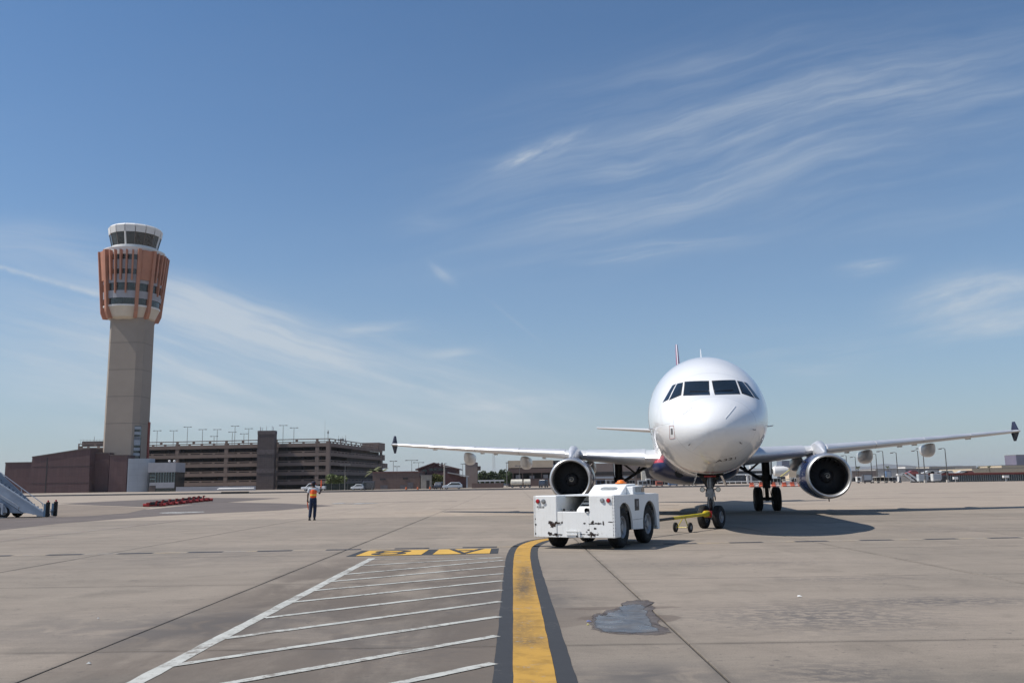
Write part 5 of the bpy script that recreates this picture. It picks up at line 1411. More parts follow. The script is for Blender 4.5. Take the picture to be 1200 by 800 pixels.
# curved pale wall and glazed annex
xa = WX(160, 308)
an = thing('curved_wall_building', 'pale blue-grey drum wall between burgundy block and glazed annex', 'building', (xa, 308, 0))
b = MB(); hzt = P(160, 537, 308)[1]; arc = [(-3.2 + .2, 4)] + [(-3.2 + 6.6 * math.sin(PI * .5 * k / 8), 1.9 - 2.4 * math.cos(PI * .5 * k / 8) - (0)) for k in range(9)] + [(3.4, 6), (-3.0, 6)]
b.prism(arc, 0, hzt, 'Z'); b.build('wall', M_LBLUE, an, True)
x0a, x1a = WX(172.2, 306), WX(204.5, 306); ax = (x0a + x1a) / 2; hw_ = (x1a - x0a) / 2
ga = thing('glazed_annex', 'small grey annex with dark ribbon glazing right of the tower foot', 'building', (ax, 306, 0))
def AZ(v): return P(188, v, 306)[1]
b = MB(); b.box(-hw_, hw_, 0, 9, AZ(553), AZ(541.8)); b.build('upper_wall', M_TGREY, ga)
b = MB(); b.box(-hw_ + .6, hw_ - .1, .3, 9, 0, AZ(553)); b.build('glazing', M_TGLASS, ga)
b = MB(); b.box(-hw_ + .7, hw_ - .2, 0, 8.9, AZ(568.5), AZ(565)); b.box(-hw_ + 2.9, hw_ - .2, -.01, 8.8, AZ(571.6), AZ(568.4)); b.build('lower_wall', M_TGREY, ga)
b = MB(); b.box(-hw_ + .5, -hw_ + 2.7, .1, 8.5, 0, AZ(569)); b.build('brown_base', M_BRICKD, ga)
for k in range(8):
    b = MB(); x = -hw_ + 2.6 + k * (2 * hw_ - 3.0) / 7; b.box(x - .10, x + .10, .12, .29, AZ(565), AZ(553)); b.build('mullion', mat('mullion_teal', (.16, .22, .22), .5), ga)
b = MB(); b.box(-hw_ + .6, -hw_ + 2.6, .1, .28, AZ(561.5), AZ(560.5)); b.box(-hw_ + .6, -hw_ + 2.6, .1, .28, AZ(557.5), AZ(556.5)); b.build('transom', mat('mullion_teal', (.16, .22, .22)), ga)
for k, x in enumerate((hw_ - 2.6, hw_ - .9)):
    b = MB(); b.lathe([(0, .02), (.12, .3), (.35, .42), (.45, .42)], 'Y', (0, 0, 0), 14); o = b.build('dish', M_TWHITE, ga, True); o.location = (x, .6, AZ(541.3) + .35)

# ------------------------------------------------------------------ parking garage
KG = 1.2
GX, GY = WX(385.5, 349), 349.0
GLX, GLY = WX(88, 363), 363.0
v1_ = Vector((GLX - GX, GLY - GY, 0)); FL = v1_.length; ga_ = math.atan2(v1_.y, v1_.x)      # long face
GRX, GRY = WX(456, 440), 440.0
v2_ = Vector((GRX - GX, GRY - GY, 0)); RL = v2_.length; gb_ = math.atan2(v2_.y, v2_.x)      # receding face
gar = thing('parking_garage', 'wide brown five-level parking garage with dark open decks', 'parking garage', (GX, GY, 0))
ZT = [P(385, v, 291)[1] for v in (518.3, 529.8, 540.4, 551.2, 562.0)]   # tops of spandrels (right end values)
PIT = 3.05 * KG; SP = 1.75 * KG
tops = [P(385, 513.2, 349)[1] - .9 * KG - PIT * k for k in range(5)]
def face(ang, edges, sgn=1):
    """bays of spandrel beams along one face; local +X runs along the face away from the corner"""
    for li, zt3 in enumerate(tops):
        for k in range(len(edges) - 1):
            x0, x1 = edges[k] + .02, edges[k + 1] - .02
            b = MB()
            b.box(x0, x1, 0, .4, zt3 - SP, zt3 - .66)
            b.box(x0, x1, 0, .4, zt3 - .30, zt3)
            nslot = max(1, int(round((x1 - x0) / 4.8)))
            for q in range(nslot + 1):
                xx = x0 + (x1 - x0) * q / nslot; b.box(max(x0, xx - .45), min(x1, xx + .45), .003, .397, zt3 - .66, zt3 - .30)
            if li == 0:
                b.box(x0, x1, .05, .30, zt3 + .72, zt3 + 1.05)
                nr = max(1, int(round((x1 - x0) / 7)))
                for q in range(nr + 1):
                    xx = x0 + (x1 - x0) * q / nr; b.box(max(x0, xx - .5), min(x1, xx + .5), .06, .29, zt3, zt3 + .72)
            o = b.build('spandrel', M_GAR, gar); o.rotation_euler = (0, 0, ang)
            if sgn < 0: o.scale = (1, -1, 1)
    for k, x in enumerate(edges):
        w_ = .75; x = min(max(x, w_), edges[-1] - w_); b = MB(); b.box(x - w_, x + w_, .10 if k else -.04, 1.0, 0, tops[0] - .1)
        o = b.build('pier', M_GAR, gar); o.rotation_euler = (0, 0, ang)
        if sgn < 0: o.scale = (1, -1, 1)
face(ga_, [FL * (385.5 - p) / 297.5 for p in (385.5, 371, 324, 266, 208, 150, 88)], -1)
face(gb_, [0, RL * .86], 1)
def gpt(a, b2):      # plan point: a along the long face, b2 along the receding face
    return (math.cos(ga_) * a + math.cos(gb_) * b2, math.sin(ga_) * a + math.sin(gb_) * b2)
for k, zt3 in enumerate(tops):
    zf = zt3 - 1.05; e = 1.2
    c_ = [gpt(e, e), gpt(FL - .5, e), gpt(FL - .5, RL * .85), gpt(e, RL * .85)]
    b = MB(); b.prism(c_, zf - .35, zf, 'Z'); b.build('deck_slab', M_GAR if k == 0 else M_GARD, gar)  # lower decks take the darker copy, shade painted into the concrete
b = MB(); b.prism([gpt(9, 8), gpt(FL - 9, 8), gpt(FL - 9, RL * .8), gpt(9, RL * .8)], 0, tops[0] - 1.9, 'Z'); b.build('shade_core', M_GARD, gar)  # solid dark fill, colour stands in for shade inside the open decks
b = MB(); b.prism([gpt(1.6, RL * .3), gpt(9.2, RL * .3), gpt(9.2, RL * .93), gpt(1.6, RL * .93)], 0, tops[1] - .3, 'Z'); b.prism([gpt(2.4, RL * .4), gpt(9.2, RL * .4), gpt(9.2, RL * .885), gpt(2.4, RL * .885)], 0, tops[0] - 1.9, 'Z'); b.prism([gpt(1.0, RL * .8), gpt(7.9, RL * .8), gpt(7.9, RL * .985), gpt(1.0, RL * .985)], 0, tops[3], 'Z'); b.build('shade_core', M_GARD, gar)
# interior columns
for i in range(14):
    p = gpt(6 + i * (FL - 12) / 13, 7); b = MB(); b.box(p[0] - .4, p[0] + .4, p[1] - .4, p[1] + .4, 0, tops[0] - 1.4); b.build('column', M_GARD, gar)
# stepped end of the receding face
for (f0, f1, zq0, zq1) in ((.86, .955, tops[2] - SP, tops[2] + .2), (.86, 1.0, tops[3] - SP, tops[3] + .1), (.86, .96, 0, tops[3] - SP), (.86, .90, tops[1] - SP, tops[1] + .5), (.78, .90, tops[0] - 1.2, tops[0] + 2.4)):
    c_ = [gpt(-.2, RL * f0), gpt(-.2, RL * f1), gpt(8, RL * f1), gpt(8, RL * f0)]
    b = MB(); b.prism(c_, zq0, zq1, 'Z'); b.build('stair_block', M_GAR, gar)
# stair tower on the long face
u0_ = (385.5 - 320.5) / (385.5 - 170) ; xs0 = WX(300, 348); xs1 = WX(320.2, 348)
b = MB(); b.box(xs0 - GX, xs1 - GX, 348 - GY, 2.2, 0, P(310, 504.5, 348)[1]); stt = b.build('stair_tower', M_BRICKD, gar)
for vv in ((504.4, 508.5), (526.5, 532), (549, 554)):
    b = MB(); b.box(xs0 - GX - .06, xs1 - GX + .06, 347.9 - GY, 2.25, P(310, vv[1], 348)[1], P(310, vv[0], 348)[1]); b.build('tower_band', mat('band_brown', (.16, .13, .125), .9), stt)
for k, (x, h) in enumerate(((.1, 1.7), (.35, 1.5), (2.6, 1.9), (4.8, 2.0), (5.3, 1.6), (1.0, 1.4))):
    b = MB(); b.tube([(xs0 - GX + x, 2, P(310, 504.4, 348)[1]), (xs0 - GX + x, 2, P(310, 504.4, 348)[1] + h)], .09, 5); b.build('aerial', mat('aerial_pale', (.5, .48, .46), .6), stt)
# rooftop blocks at the left end behind the burgundy building
pL = gpt(FL - 4, .6)
b = MB(); b.box(pL[0] - 3, pL[0] + 6, pL[1] + 1, pL[1] + 6, tops[0], tops[0] + 2.0); b.build('roof_block', M_GAR, gar)
b = MB()
for k in range(8): b.tube([(pL[0] - 3.5 + k * 1.3, pL[1] + .8, tops[0] + .8), (pL[0] - 3.5 + k * 1.3, pL[1] + .8, tops[0] + 2.6)], .05, 4)
b.tube([(pL[0] - 3.5, pL[1] + .8, tops[0] + 2.6), (pL[0] + 5.7, pL[1] + .8, tops[0] + 2.6)], .05, 4); b.tube([(pL[0] + 1, pL[1] + 3, tops[0] + 2), (pL[0] + 1, pL[1] + 3, tops[0] + 4)], .08, 4)
b.build('roof_railing', M_POLE, gar)
# base wall in front
b = MB(); b.box(WX(206, 300) - GX, WX(299, 300) - GX, 300 - GY, 300.6 - GY, 0, 1.75); b.build('base_wall', M_TGREY, gar)

# light poles on the garage roof
def tpole(name, label, cat, u, vtop, vbase, Y, arm=1.0, group=None, thick=.12, zbase=None, heads=2):
    x, ztop = P(u, vtop, Y); zb = P(u, vbase, Y)[1] if zbase is None else zbase
    th = thing(name, label, cat, (x, Y, zb), 0, group); h = ztop - zb
    b = MB(); b.tube([(0, 0, 0), (0, 0, h)], [thick, thick * .7], 6); b.build('pole', M_POLE, th)
    b = MB(); b.box(-arm, arm, -.06, .06, h - .1, h + .05); b.build('crossarm', M_POLE, th)
    for s in ((-1, 1) if heads == 2 else (1,)): b = MB(); b.box(s * arm - .35, s * arm + .35, -.2, .2, h - .16, h + .10); b.build('lamp_head', M_POLE, th)
    return th


ords = ['first', 'second', 'third', 'fourth', 'fifth', 'sixth', 'seventh', 'eighth', 'ninth', 'tenth', 'eleventh', 'twelfth', 'thirteenth']
for i, (u, v) in enumerate(((184.4, 504.4), (203.6, 504.4), (220, 500), (237.6, 503), (251, 511), (254.8, 503), (272.4, 506), (275.6, 499), (286, 508), (291.6, 502))):
    tpole('roof_light', 'T-shaped light pole on the garage roof, %s one counted from the control tower' % ords[i], 'light pole', u, v, 518, 376 + 3 * (i % 3), 1.35, 'light poles on the garage roof', zbase=tops[0] - 1)
for i, (u, v) in enumerate(((332, 498.2), (344.6, 501))):
    tpole('roof_light', ['T-shaped light pole on the garage roof just right of the stair tower', 'T-shaped light pole on the garage roof, second right of the stair tower'][i], 'light pole', u, v, 518, 368, 1.35, 'light poles on the garage roof', zbase=tops[0] - 1)
x, z = P(384.5, 505, 351)
o = MB(); o.tube([(0, 0, 0), (0, 0, z - tops[0])], .1, 6); o.box(-.25, .25, -.2, .2, z - tops[0] - 1.0, z - tops[0] - .2); o.lathe([(0, .2), (.3, .1), (.6, .02)], 'Z', (0, 0, z - tops[0]), 8)
o = o.build('roof_camera_mast', M_POLE); o.location = (x, 351, tops[0]); tag(o, 'short mast on the near roof corner of the garage', 'mast')
x, z = P(401, 506, 375)
am = thing('antenna_cluster', 'cluster of dark antennas on the receding roof edge of the garage', 'antenna', (x, 375, tops[0] - 1))
for k, (dx_, h) in enumerate(((-1.5, 4.4), (-.8, 3.6), (0, 4.0), (.7, 3.6), (1.5, 4.6), (-.4, 3.2), (.3, 3.3))):
    b = MB(); b.tube([(dx_, 0, 1.8 if abs(dx_) > .5 else 0), (dx_, 0, h)], .06, 4); b.box(dx_ - .16, dx_ + .16, -.15, .15, 2.3, 3.1); b.build('aerial', M_POLE, am)
b = MB(); b.tube([(-1.6, 0, 1.8), (1.6, 0, 1.8)], .07, 5); b.build('crossbar', M_POLE, am)
x, z = P(381, 490, 362)
o = MB(); o.tube([(0, 0, 0), (0, 0, z - tops[0] + 1)], [.07, .02], 5); o = o.build('whip_aerial', M_POLE); o.location = (x, 362, tops[0] - 1); tag(o, 'thin tall whip aerial on the garage roof left of its near corner', 'aerial')

# ------------------------------------------------------------------ low buildings between garage and terminal
YB = 245.0
def bz(v, Y=YB, u=470): return P(u, v, Y)[1]
x0, x1 = WX(436.5, YB), WX(492, YB)
bb_ = thing('block_building', 'low flat-roofed brown block building right of the parking garage', 'building', ((x0 + x1) / 2, YB, 0)); h2 = (x1 - x0) / 2; Hb = bz(553.5)
b = MB(); b.box(-h2, h2, 0, 14, 0, Hb); b.build('wall', M_BRB, bb_)
b = MB(); b.box(-h2 - .1, h2 + .1, -.12, 14.1, Hb, Hb + .35); b.build('parapet', M_ROOFR, bb_)
for (u, v0, v1, w_) in ((448.5, 560, 562, 1.5), (475, 559.5, 561.5, 1.4), (450, 568, 572.5, 2.0), (472, 568, 572.5, 1.4), (481, 565, 572.5, 1.6)):
    x = WX(u, YB) - (x0 + x1) / 2; b = MB(); b.box(x - w_ / 2, x + w_ / 2, -.08, .1, max(.05, bz(v1)), bz(v0)); b.build('vent' if v1 < 565 else 'door', M_GARD if v1 < 565 else mat('dull_door', (.13, .12, .13), .7), bb_)
x0, x1 = WX(493, 243), WX(505.5, 243)
sh = thing('pale_shed', 'pale beige shed with dark doorway between brown block and gabled house', 'shed', ((x0 + x1) / 2, 243, 0)); h2 = (x1 - x0) / 2
b = MB(); b.box(-h2, h2, 0, 5, 0, bz(557.5, 243)); b.build('wall', mat('grey_beige', (.34, .31, .27), .9), sh)
b = MB(); b.box(.1, h2 * .65, -.06, .1, 0, bz(563, 243)); b.build('door', M_GARD, sh)
b = MB(); b.box(-h2 - .1, h2 + .1, -.1, 5.1, bz(557.5, 243), bz(557.5, 243) + .2); b.build('roof', M_POLE, sh)
# gabled house
YG = 262.0
x0, x1 = WX(488.5, YG), WX(536, YG); xm = (x0 + x1) / 2; h2 = (x1 - x0) / 2
gh = thing('gabled_building', 'dark red gabled building with a lean-to roof and high windows', 'building', (xm, YG, 0)); zr = bz(543, YG, 508); ze = bz(549.5, YG, 508); xr = WX(508.5, YG) - xm
b = MB(); b.prism([(-h2 + .4, 0), (-h2 + .4, ze), (xr, zr - .2), (h2 - .3, ze), (h2 - .3, 0)], 0, 16, 'Y'); b.build('wall', mat('dark_red_wall', (.115, .055, .055), .8, 0, .1, .4), gh)
for (a, c_) in (((-h2 - .4, ze - .25), (xr, zr)), ((xr, zr), (h2 + .5, ze - .25))):
    b = MB(); b.prism([a, c_, (c_[0], c_[1] + .35), (a[0], a[1] + .35)], -.8, 16.8, 'Y'); b.build('roof', M_ROOFR, gh)
for (u, v0, v1, w_) in ((497.5, 550.3, 556, 1.3), (505.5, 548.8, 552.2, 1.2), (509.8, 548.8, 552.2, 1.2), (516, 549, 552.2, 1.2), (520, 549, 552.2, 1.2)):
    x = P(u, v0, YG)[0] - xm; b = MB(); b.box(x - w_ / 2, x + w_ / 2, -.07, .05, bz(v1, YG), bz(v0, YG)); b.build('window', M_TGLASS, gh)
b = MB()
xa_, xb_ = WX(526, YG) - xm, WX(549, YG) - xm
b.prism([(xa_, bz(553, YG, 530)), (xb_ + .3, bz(557.5, YG, 545)), (xb_ + .3, bz(558.7, YG, 545)), (xa_, bz(554.2, YG, 530))], -5, -1, 'Y'); b.build('lean_to_roof', mat('pale_metal_roof', (.42, .40, .38), .5), gh)
b = MB(); b.prism([(xa_ - 4, 0), (xa_ - 4, bz(553, YG, 530)), (xa_, bz(554.2, YG, 530)), (xb_ - .5, bz(558.7, YG, 545)), (xb_ - .5, 0)], -3.5, -.05, 'Y'); b.build('lean_to_wall', mat('dark_red_wall', (.13, .06, .06)), gh)
b = MB(); b.box(xb_ - .4, xb_, -4.8, -4.4, 0, bz(558.5, YG, 545)); b.build('post', M_LBLUE, gh)
b = MB()
for u in (512.5, 517): x = WX(u, YG) - xm; b.box(x - .25, x + .25, 3, 3.5, ze, zr + .3)
b.build('roof_vents', M_POLE, gh)
# concrete tower block and little tank
x0, x1 = WX(545.3, 290), WX(559.5, 290)
cb_ = thing('concrete_block_tower', 'square brown concrete tower block right of the gabled building', 'building', ((x0 + x1) / 2, 290, 0)); h2 = (x1 - x0) / 2
b = MB(); b.box(-h2, h2, 0, 5, 0, bz(542, 290, 552)); b.build('wall', mat('brown_concrete', (.26, .205, .18), .9, 0, .08, .3), cb_)
b = MB(); b.box(h2, h2 + 1.0, 1, 3, bz(551, 290, 552), bz(546, 290, 552)); b.box(-h2, h2, -.1, 5.1, bz(542, 290, 552), bz(541.6, 290, 552)); b.build('parapet', M_BRB, cb_)

# terminal with beige parapet
YT = 300.0
x0, x1 = WX(595.5, YT), WX(652, YT); xm = (x0 + x1) / 2; h2 = (x1 - x0) / 2
tb_ = thing('terminal_building', 'brown building with tall plain beige top band behind the left engine', 'building', (xm, YT, 0))
def tz(v, u=622): return P(u, v, YT)[1]
b = MB(); b.box(-h2, h2 - .8, 2, 20, tz(547.6), tz(539)); b.build('beige_top', M_BEIGE, tb_)
b = MB(); b.box(-h2, h2 + 6, 0, 20, tz(553.8), tz(548.6)); b.build('brown_band', M_BRB, tb_)
b = MB(); b.box(-h2 + 1, h2 + 6, 3, 20, 0, tz(539.5)); b.build('recess', M_GARD, tb_)
b = MB(); b.box(-h2, h2 + 6, .2, 5, 0, tz(560.5)); b.build('lower_wall', M_BRB, tb_)
for k in range(7): x = -h2 + 1.5 + k * 3.2; b = MB(); b.box(x, x + .35, .3, .7, tz(560.5), tz(553.8)); b.build('column', M_BRB, tb_)
for k in range(4): x = -h2 + 2.6 + k * 4.6; b = MB(); b.box(x, x + 1.6, .32, .6, tz(560.4), tz(556 + (k % 2))); b.build('infill_panel', mat('grey_panel', (.22, .22, .23), .7), tb_)
# second terminal block glimpsed between tug and nose
x0, x1 = WX(690, 340), WX(798, 340)
tb2 = thing('terminal_building', 'long brown terminal block seen under the airliner left of the nose gear', 'building', ((x0 + x1) / 2, 340, 0)); h2 = (x1 - x0) / 2
def z3(v): return P(745, v, 340)[1]
b = MB(); b.box(-h2, h2, 0, 20, 0, z3(542)); b.build('wall', mat('brown_concrete', (.26, .2, .18)), tb2)
b = MB(); b.box(-h2, -h2 + 17, -.3, 2, z3(556), z3(552)); b.build('window_band', M_GARD, tb2)
b = MB(); b.box(.8, h2, -.25, 2, z3(560), z3(549)); b.build('window_band', M_GARD, tb2)
b = MB(); b.box(-h2, -h2 + 17, -.5, 2, z3(560), z3(557.5)); b.build('pale_band', M_LBLUE, tb2)
b = MB(); x = P(753.5, 550, 335)[0] - (x0 + x1) / 2; b.prism([(x - .6, z3(567)), (x - .8, z3(551.5)), (x + .5, z3(551.5)), (x + 1.1, z3(561)), (x + 2.1, z3(561)), (x + 2.1, z3(564)), (x - 1, z3(567))], -6, -4.5, 'Y'); b.build('jet_bridge_mast', mat('cream', (.72, .68, .58), .7), tb2)
# white-banded concourse
YC = 290.0
x0, x1 = WX(800, YC), WX(922, YC); xm = (x0 + x1) / 2; h2 = (x1 - x0) / 2
co = thing('concourse', 'concourse with white horizontal bands and dark glazing behind the main gear', 'building', (xm, YC, 0))
def cz(v, u=870): return P(u, v, YC)[1]
b = MB(); b.box(-h2, h2 - 5, .5, 14, 0, cz(549)); b.build('glazing', mat('blue_grey_glass', (.05, .06, .08), .25, 0, .3, .5), co)
for (v0, v1, dy_) in ((549.2, 551.6, -.6), (554.8, 556.4, -.4), (563.2, 564.4, -3.0)):
    b = MB(); b.box(-h2, h2 - (5 if v0 < 560 else 2), dy_, 10, cz(v1), cz(v0)); b.build('white_band', M_TWHITE, co)
for u in (873.5, 877.5): x = WX(u, YC) - xm; b = MB(); b.box(x - .28, x + .28, -3.2, -2.6, 0, cz(556)); b.build('white_post', M_TWHITE, co)
b = MB(); x = WX(876, YC) - xm; b.box(x - 1.2, x + 1.0, -3.3, -2.5, cz(557), cz(556)); b.build('lintel', M_TWHITE, co)
for u in (871, 884, 914): x = P(u, 546, YC)[0] - xm; b = MB(); b.box(x - .7, x + .7, 2, 4, cz(549), cz(545.5)); b.build('roof_unit', M_TWHITE, co)
for k in range(16): x = -h2 + 3 + k * 1.9; b = MB(); b.box(x, x + .15, -3.1, -2.9, 0.0, cz(563.4)); b.build('railing_post', M_TWHITE, co)
xq, zq = P(915, 552, 280)
o = MB(); o.lathe([(0, .9), (.4, 1.5), (3.4, 1.6), (4.6, 1.3), (5.2, .3)], 'X', (-2.6, 0, 0), 20); o.box(-.3, .3, -.3, .3, -zq, -1); o = o.build('jet_bridge_cab', M_TWHITE, None, True); o.location = (xq, 280, zq)
tag(o, 'white rounded boarding bridge cab right of the main gear', 'boarding bridge')

# farther skyline
def far_block(u0, u1, vt, Y, depth, material, label, name='distant_building', vb=None, extra=None):
    x0, x1 = WX(u0, Y), WX(u1, Y); zt4 = P((u0 + u1) / 2, vt, Y)[1]
    th = thing(name, label, 'building', ((x0 + x1) / 2, Y, 0)); h = (x1 - x0) / 2
    b = MB(); b.box(-h, h, 0, depth, 0 if vb is None else P((u0 + u1) / 2, vb, Y)[1], zt4); b.build('wall', material, th)
    b = MB(); b.box(-h - .1, h + .1, -.15, depth + .1, zt4, zt4 + max(.3, zt4 * .03)); b.build('parapet', M_POLE if extra is None else extra, th)
    return th, h, zt4
M_PURP = mat('purple_tower_glass', (.16, .14, .20), .4, 0, .1, .02); M_SLATE = mat('slate_blue_glass', (.13, .16, .22), .4, 0, .1, .02)
th, h, z_ = far_block(917.5, 935, 539.8, 1500, 30, M_SLATE, 'distant slate-blue tower block left of the right engine')
for k in range(5): b = MB(); b.box(-h, h, -.5, 1, z_ * (.35 + .13 * k), z_ * (.36 + .13 * k) + .8); b.build('floor_band', M_PURP, th)
far_block(925, 938, 547.5, 700, 20, M_BEIGE, 'distant beige block below the slate-blue tower')
th, h, z_ = far_block(1193, 1222, 533, 1700, 40, M_PURP, 'distant purple office tower at the right edge')
for k in range(6): b = MB(); b.box(-h, h, -.5, 1, z_ * (.3 + .11 * k), z_ * (.31 + .11 * k) + .8); b.build('floor_band', M_SLATE, th)
far_block(1090, 1145, 546.5, 620, 40, mat('pale_roof', (.50, .47, .42), .9), 'long low pale building on the skyline behind the lamp posts')
far_block(1060, 1120, 549, 560, 30, mat('slate_wall', (.17, .17, .19), .9), 'low dark grey building behind the fence')
far_block(1120, 1165, 549.2, 540, 30, mat('cream_wall', (.56, .47, .34), .9), 'cream low building right of the lamp posts')
far_block(1140, 1240, 548.2, 520, 40, mat('cream_wall', (.56, .47, .34)), 'long cream low building at the right edge')
far_block(1175, 1240, 544.8, 600, 30, mat('cream_wall', (.56, .47, .34)), 'cream upper storey farthest right on the skyline')
far_block(1027, 1062, 549.5, 520, 24, mat('pale_grey_wall', (.42, .41, .40), .9), 'pale grey low building left of the tall lamps')
th, h, z_ = far_block(1062, 1075, 546.6, 640, 14, M_TWHITE, 'white rooftop plant block on the skyline between the lamp posts')
far_block(999, 1028, 552, 420, 20, mat('brown_concrete', (.26, .2, .18)), 'low brown block just right of the right engine')
far_block(588, 598, 553.5, 420, 16, M_SLATE, 'small dark block between the hedge trees and terminal')
# long red-topped blast fence
YF = 255.0
x0, x1 = WX(1068, YF), WX(1290, YF)
bf = thing('blast_fence', 'long grey louvred blast fence with dull red top rail at the right', 'fence', (x0, YF, 0)); Lf = x1 - x0
def fz(v): return P(1140, v, YF)[1]
hf = fz(556.3)
b = MB(); b.box(0, Lf, .5, .7, 0, hf); b.build('back_sheet', mat('fence_grey', (.20, .215, .22), .6, .2, .15, .3), bf)
rb = MB(); rb.box(0, .12, 0, .5, .25, hf); rbm = rb.mesh('louvre', mat('fence_rib', (.30, .32, .325), .5, .3, .2, .2))
for k in range(int(Lf / .62)):
    put(rbm, 'louvre', bf, (k * .62, 0, 0))
b = MB(); b.box(-.2, Lf + .2, -.1, .8, fz(555), fz(553.6)); b.box(-.2, Lf + .2, .2, .6, hf, fz(555)); b.build('top_rail', mat('dull_red', (.24, .07, .06), .7), bf)
for i, (u, w_) in enumerate(((1133, 5), (1197, 4))):
    x, z = P(u, 558.5, 250); o = MB(); o.box(-w_ / 2 * .3, w_ / 2 * .3, -.4, .4, z - .4, z + .25); o.box(-.1, .1, -.1, .1, 0, z - .4); o = o.build('sign_board', M_TWHITE, bevel=.03); o.location = (WX([1179, 1120][i], 250), 250, 0)
    tag(o, ['small white board in front of the blast fence', 'small white board near the left end of the blast fence'][i], 'sign')

# faint hills
M_HILL = mat('hill_blue', (.20, .21, .22), 1, 0, .1, .001)
b = MB(); N = 70; vs = []
for k in range(N + 1):
    u = 985 + 260 * k / N; x = WX(u, 8200); h = P(u, 546.5 - 3.2 * math.exp(-((u - 1048) / 22) ** 2) - 1.2 * math.exp(-((u - 1130) / 60) ** 2) + .5 * math.sin(u * .21), 8200)[1] if True else 0
    vs += [(x, 8200, -2), (x, 8300, h), (x, 9000, -2)]
b.add(vs, [(3 * k, 3 * k + 3, 3 * k + 4, 3 * k + 1) for k in range(N)] + [(3 * k + 1, 3 * k + 4, 3 * k + 5, 3 * k + 2) for k in range(N)]); b.build('hills', M_HILL, kind='structure')

# ------------------------------------------------------------------ lamp posts
def street_lamp(u, vtop, vb, Y, label, arm=-1.2, group='tall apron lamp posts at the right'):
    x = WX(u + 1.3, Y); zt5 = P(u, vtop, Y)[1]
    th = thing('lamp_post', label, 'lamp post', (x, Y, 0), 0, group)
    b = MB(); b.tube([(0, 0, 0), (0, 0, zt5 * .6), (0, 0, zt5)], [.17, .13, .10], 8); b.build('pole', mat('pole_dark', (.10, .095, .09), .6), th)
    b = MB(); b.tube([(0, 0, zt5 - .1), (arm * .4, 0, zt5 + .1), (arm, 0, zt5)], .07, 6); b.build('arm', mat('pole_dark', (.1, .095, .09)), th)
    b = MB(); b.box(arm - .55, arm + .25, -.25, .25, zt5 - .22, zt5 + .05); b.build('lamp_head', M_POLE, th, bevel=.04)
    b = MB(); b.box(-.3, .3, -.3, .3, 0, .7); b.build('base', M_KERB, th)
    return th


for i, (u, v, Y) in enumerate(((992.5, 533.5, 300), (1003, 535.2, 300), (1021.2, 530.5, 262), (1027.6, 531.9, 275), (1035.9, 528.4, 255), (1051.6, 530, 262), (1077, 527.7, 255), (1083.3, 524.9, 238), (1109.5, 525.2, 240))):
    lab = ['lamp post partly hidden by the rim of the right engine', 'shorter lamp post just right of the engine with a palm at its foot', 'first of three lamp posts standing close together right of the engine', 'middle lamp post of the close trio right of the engine',
           'tallest lamp post of the close trio right of the engine', 'lone lamp post between the close trio and the white stairs', 'left lamp post of the pair behind the white stairs', 'taller right lamp post of the pair behind the white stairs', 'rightmost lamp post, standing at the left end of the blast fence'][i]
    street_lamp(u, v, 563, Y, lab)
for (u, v, Y, lab, arm, hd_) in ((404.5, 544, 232, 'lamp post with double head in front of the garage by the green bush', 1.0, 2), (461, 540, 300, 'T-shaped lamp post behind the brown block building, left of two', .9, 2), (465.3, 546.2, 320, 'small low T-shaped lamp post behind the brown block building', .7, 2),
                              (482.5, 539, 300, 'tall T-shaped lamp post above the brown block building', 1.8, 2), (490.6, 541.6, 330, 'T-shaped lamp post just left of the gabled roof', 1.7, 2), (542.2, 543.2, 280, 'double-armed lamp post between gabled building and concrete block', .7, 1),
                              (593.7, 541.8, 270, 'lamp post at the left corner of the beige-topped building', .35, 1), (608.6, 545.4, 250, 'dark T-shaped lamp post in front of the beige-topped building', .9, 2), (652, 541.5, 280, 'lamp post at the right corner of the beige-topped building', .4, 1)):
    tpole('lamp_post', lab, 'lamp post', u, v, 570, Y, arm, 'lamp posts around the low buildings', .11, 0.0, hd_)
x, z = P(520.6, 543, 238); th = thing('utility_pole', 'thick pale pole in front of the gabled building', 'pole', (WX(520.8, 238), 238, 0))
b = MB(); b.tube([(0, 0, 0), (0, 0, z)], [.24, .16], 8); b.build('pole', mat('pale_pole', (.40, .36, .32), .8), th); b = MB(); b.obox((.25, 0, z), (.7, .2, .2)); b.build('lamp_head', M_POLE, th)
x, z = P(579, 527, 330); th = thing('lattice_mast', 'thin pale lattice mast rising between the trees and the wing', 'mast', (WX(579, 330), 330, 0))
b = MB()
for (sx, sy) in ((-.5, -.5), (.5, -.5), (0, .5)): b.tube([(sx, sy, 0), (sx * .7, sy * .7, z)], .05, 4)
for k in range(18): zz1 = k * z / 18; b.tube([(-.5, -.5, zz1), (.5, -.5, zz1 + z / 36), (-.45, -.45, zz1 + z / 18)], .03, 4)
b.build('lattice', mat('pale_lattice', (.5, .5, .5), .6), th)

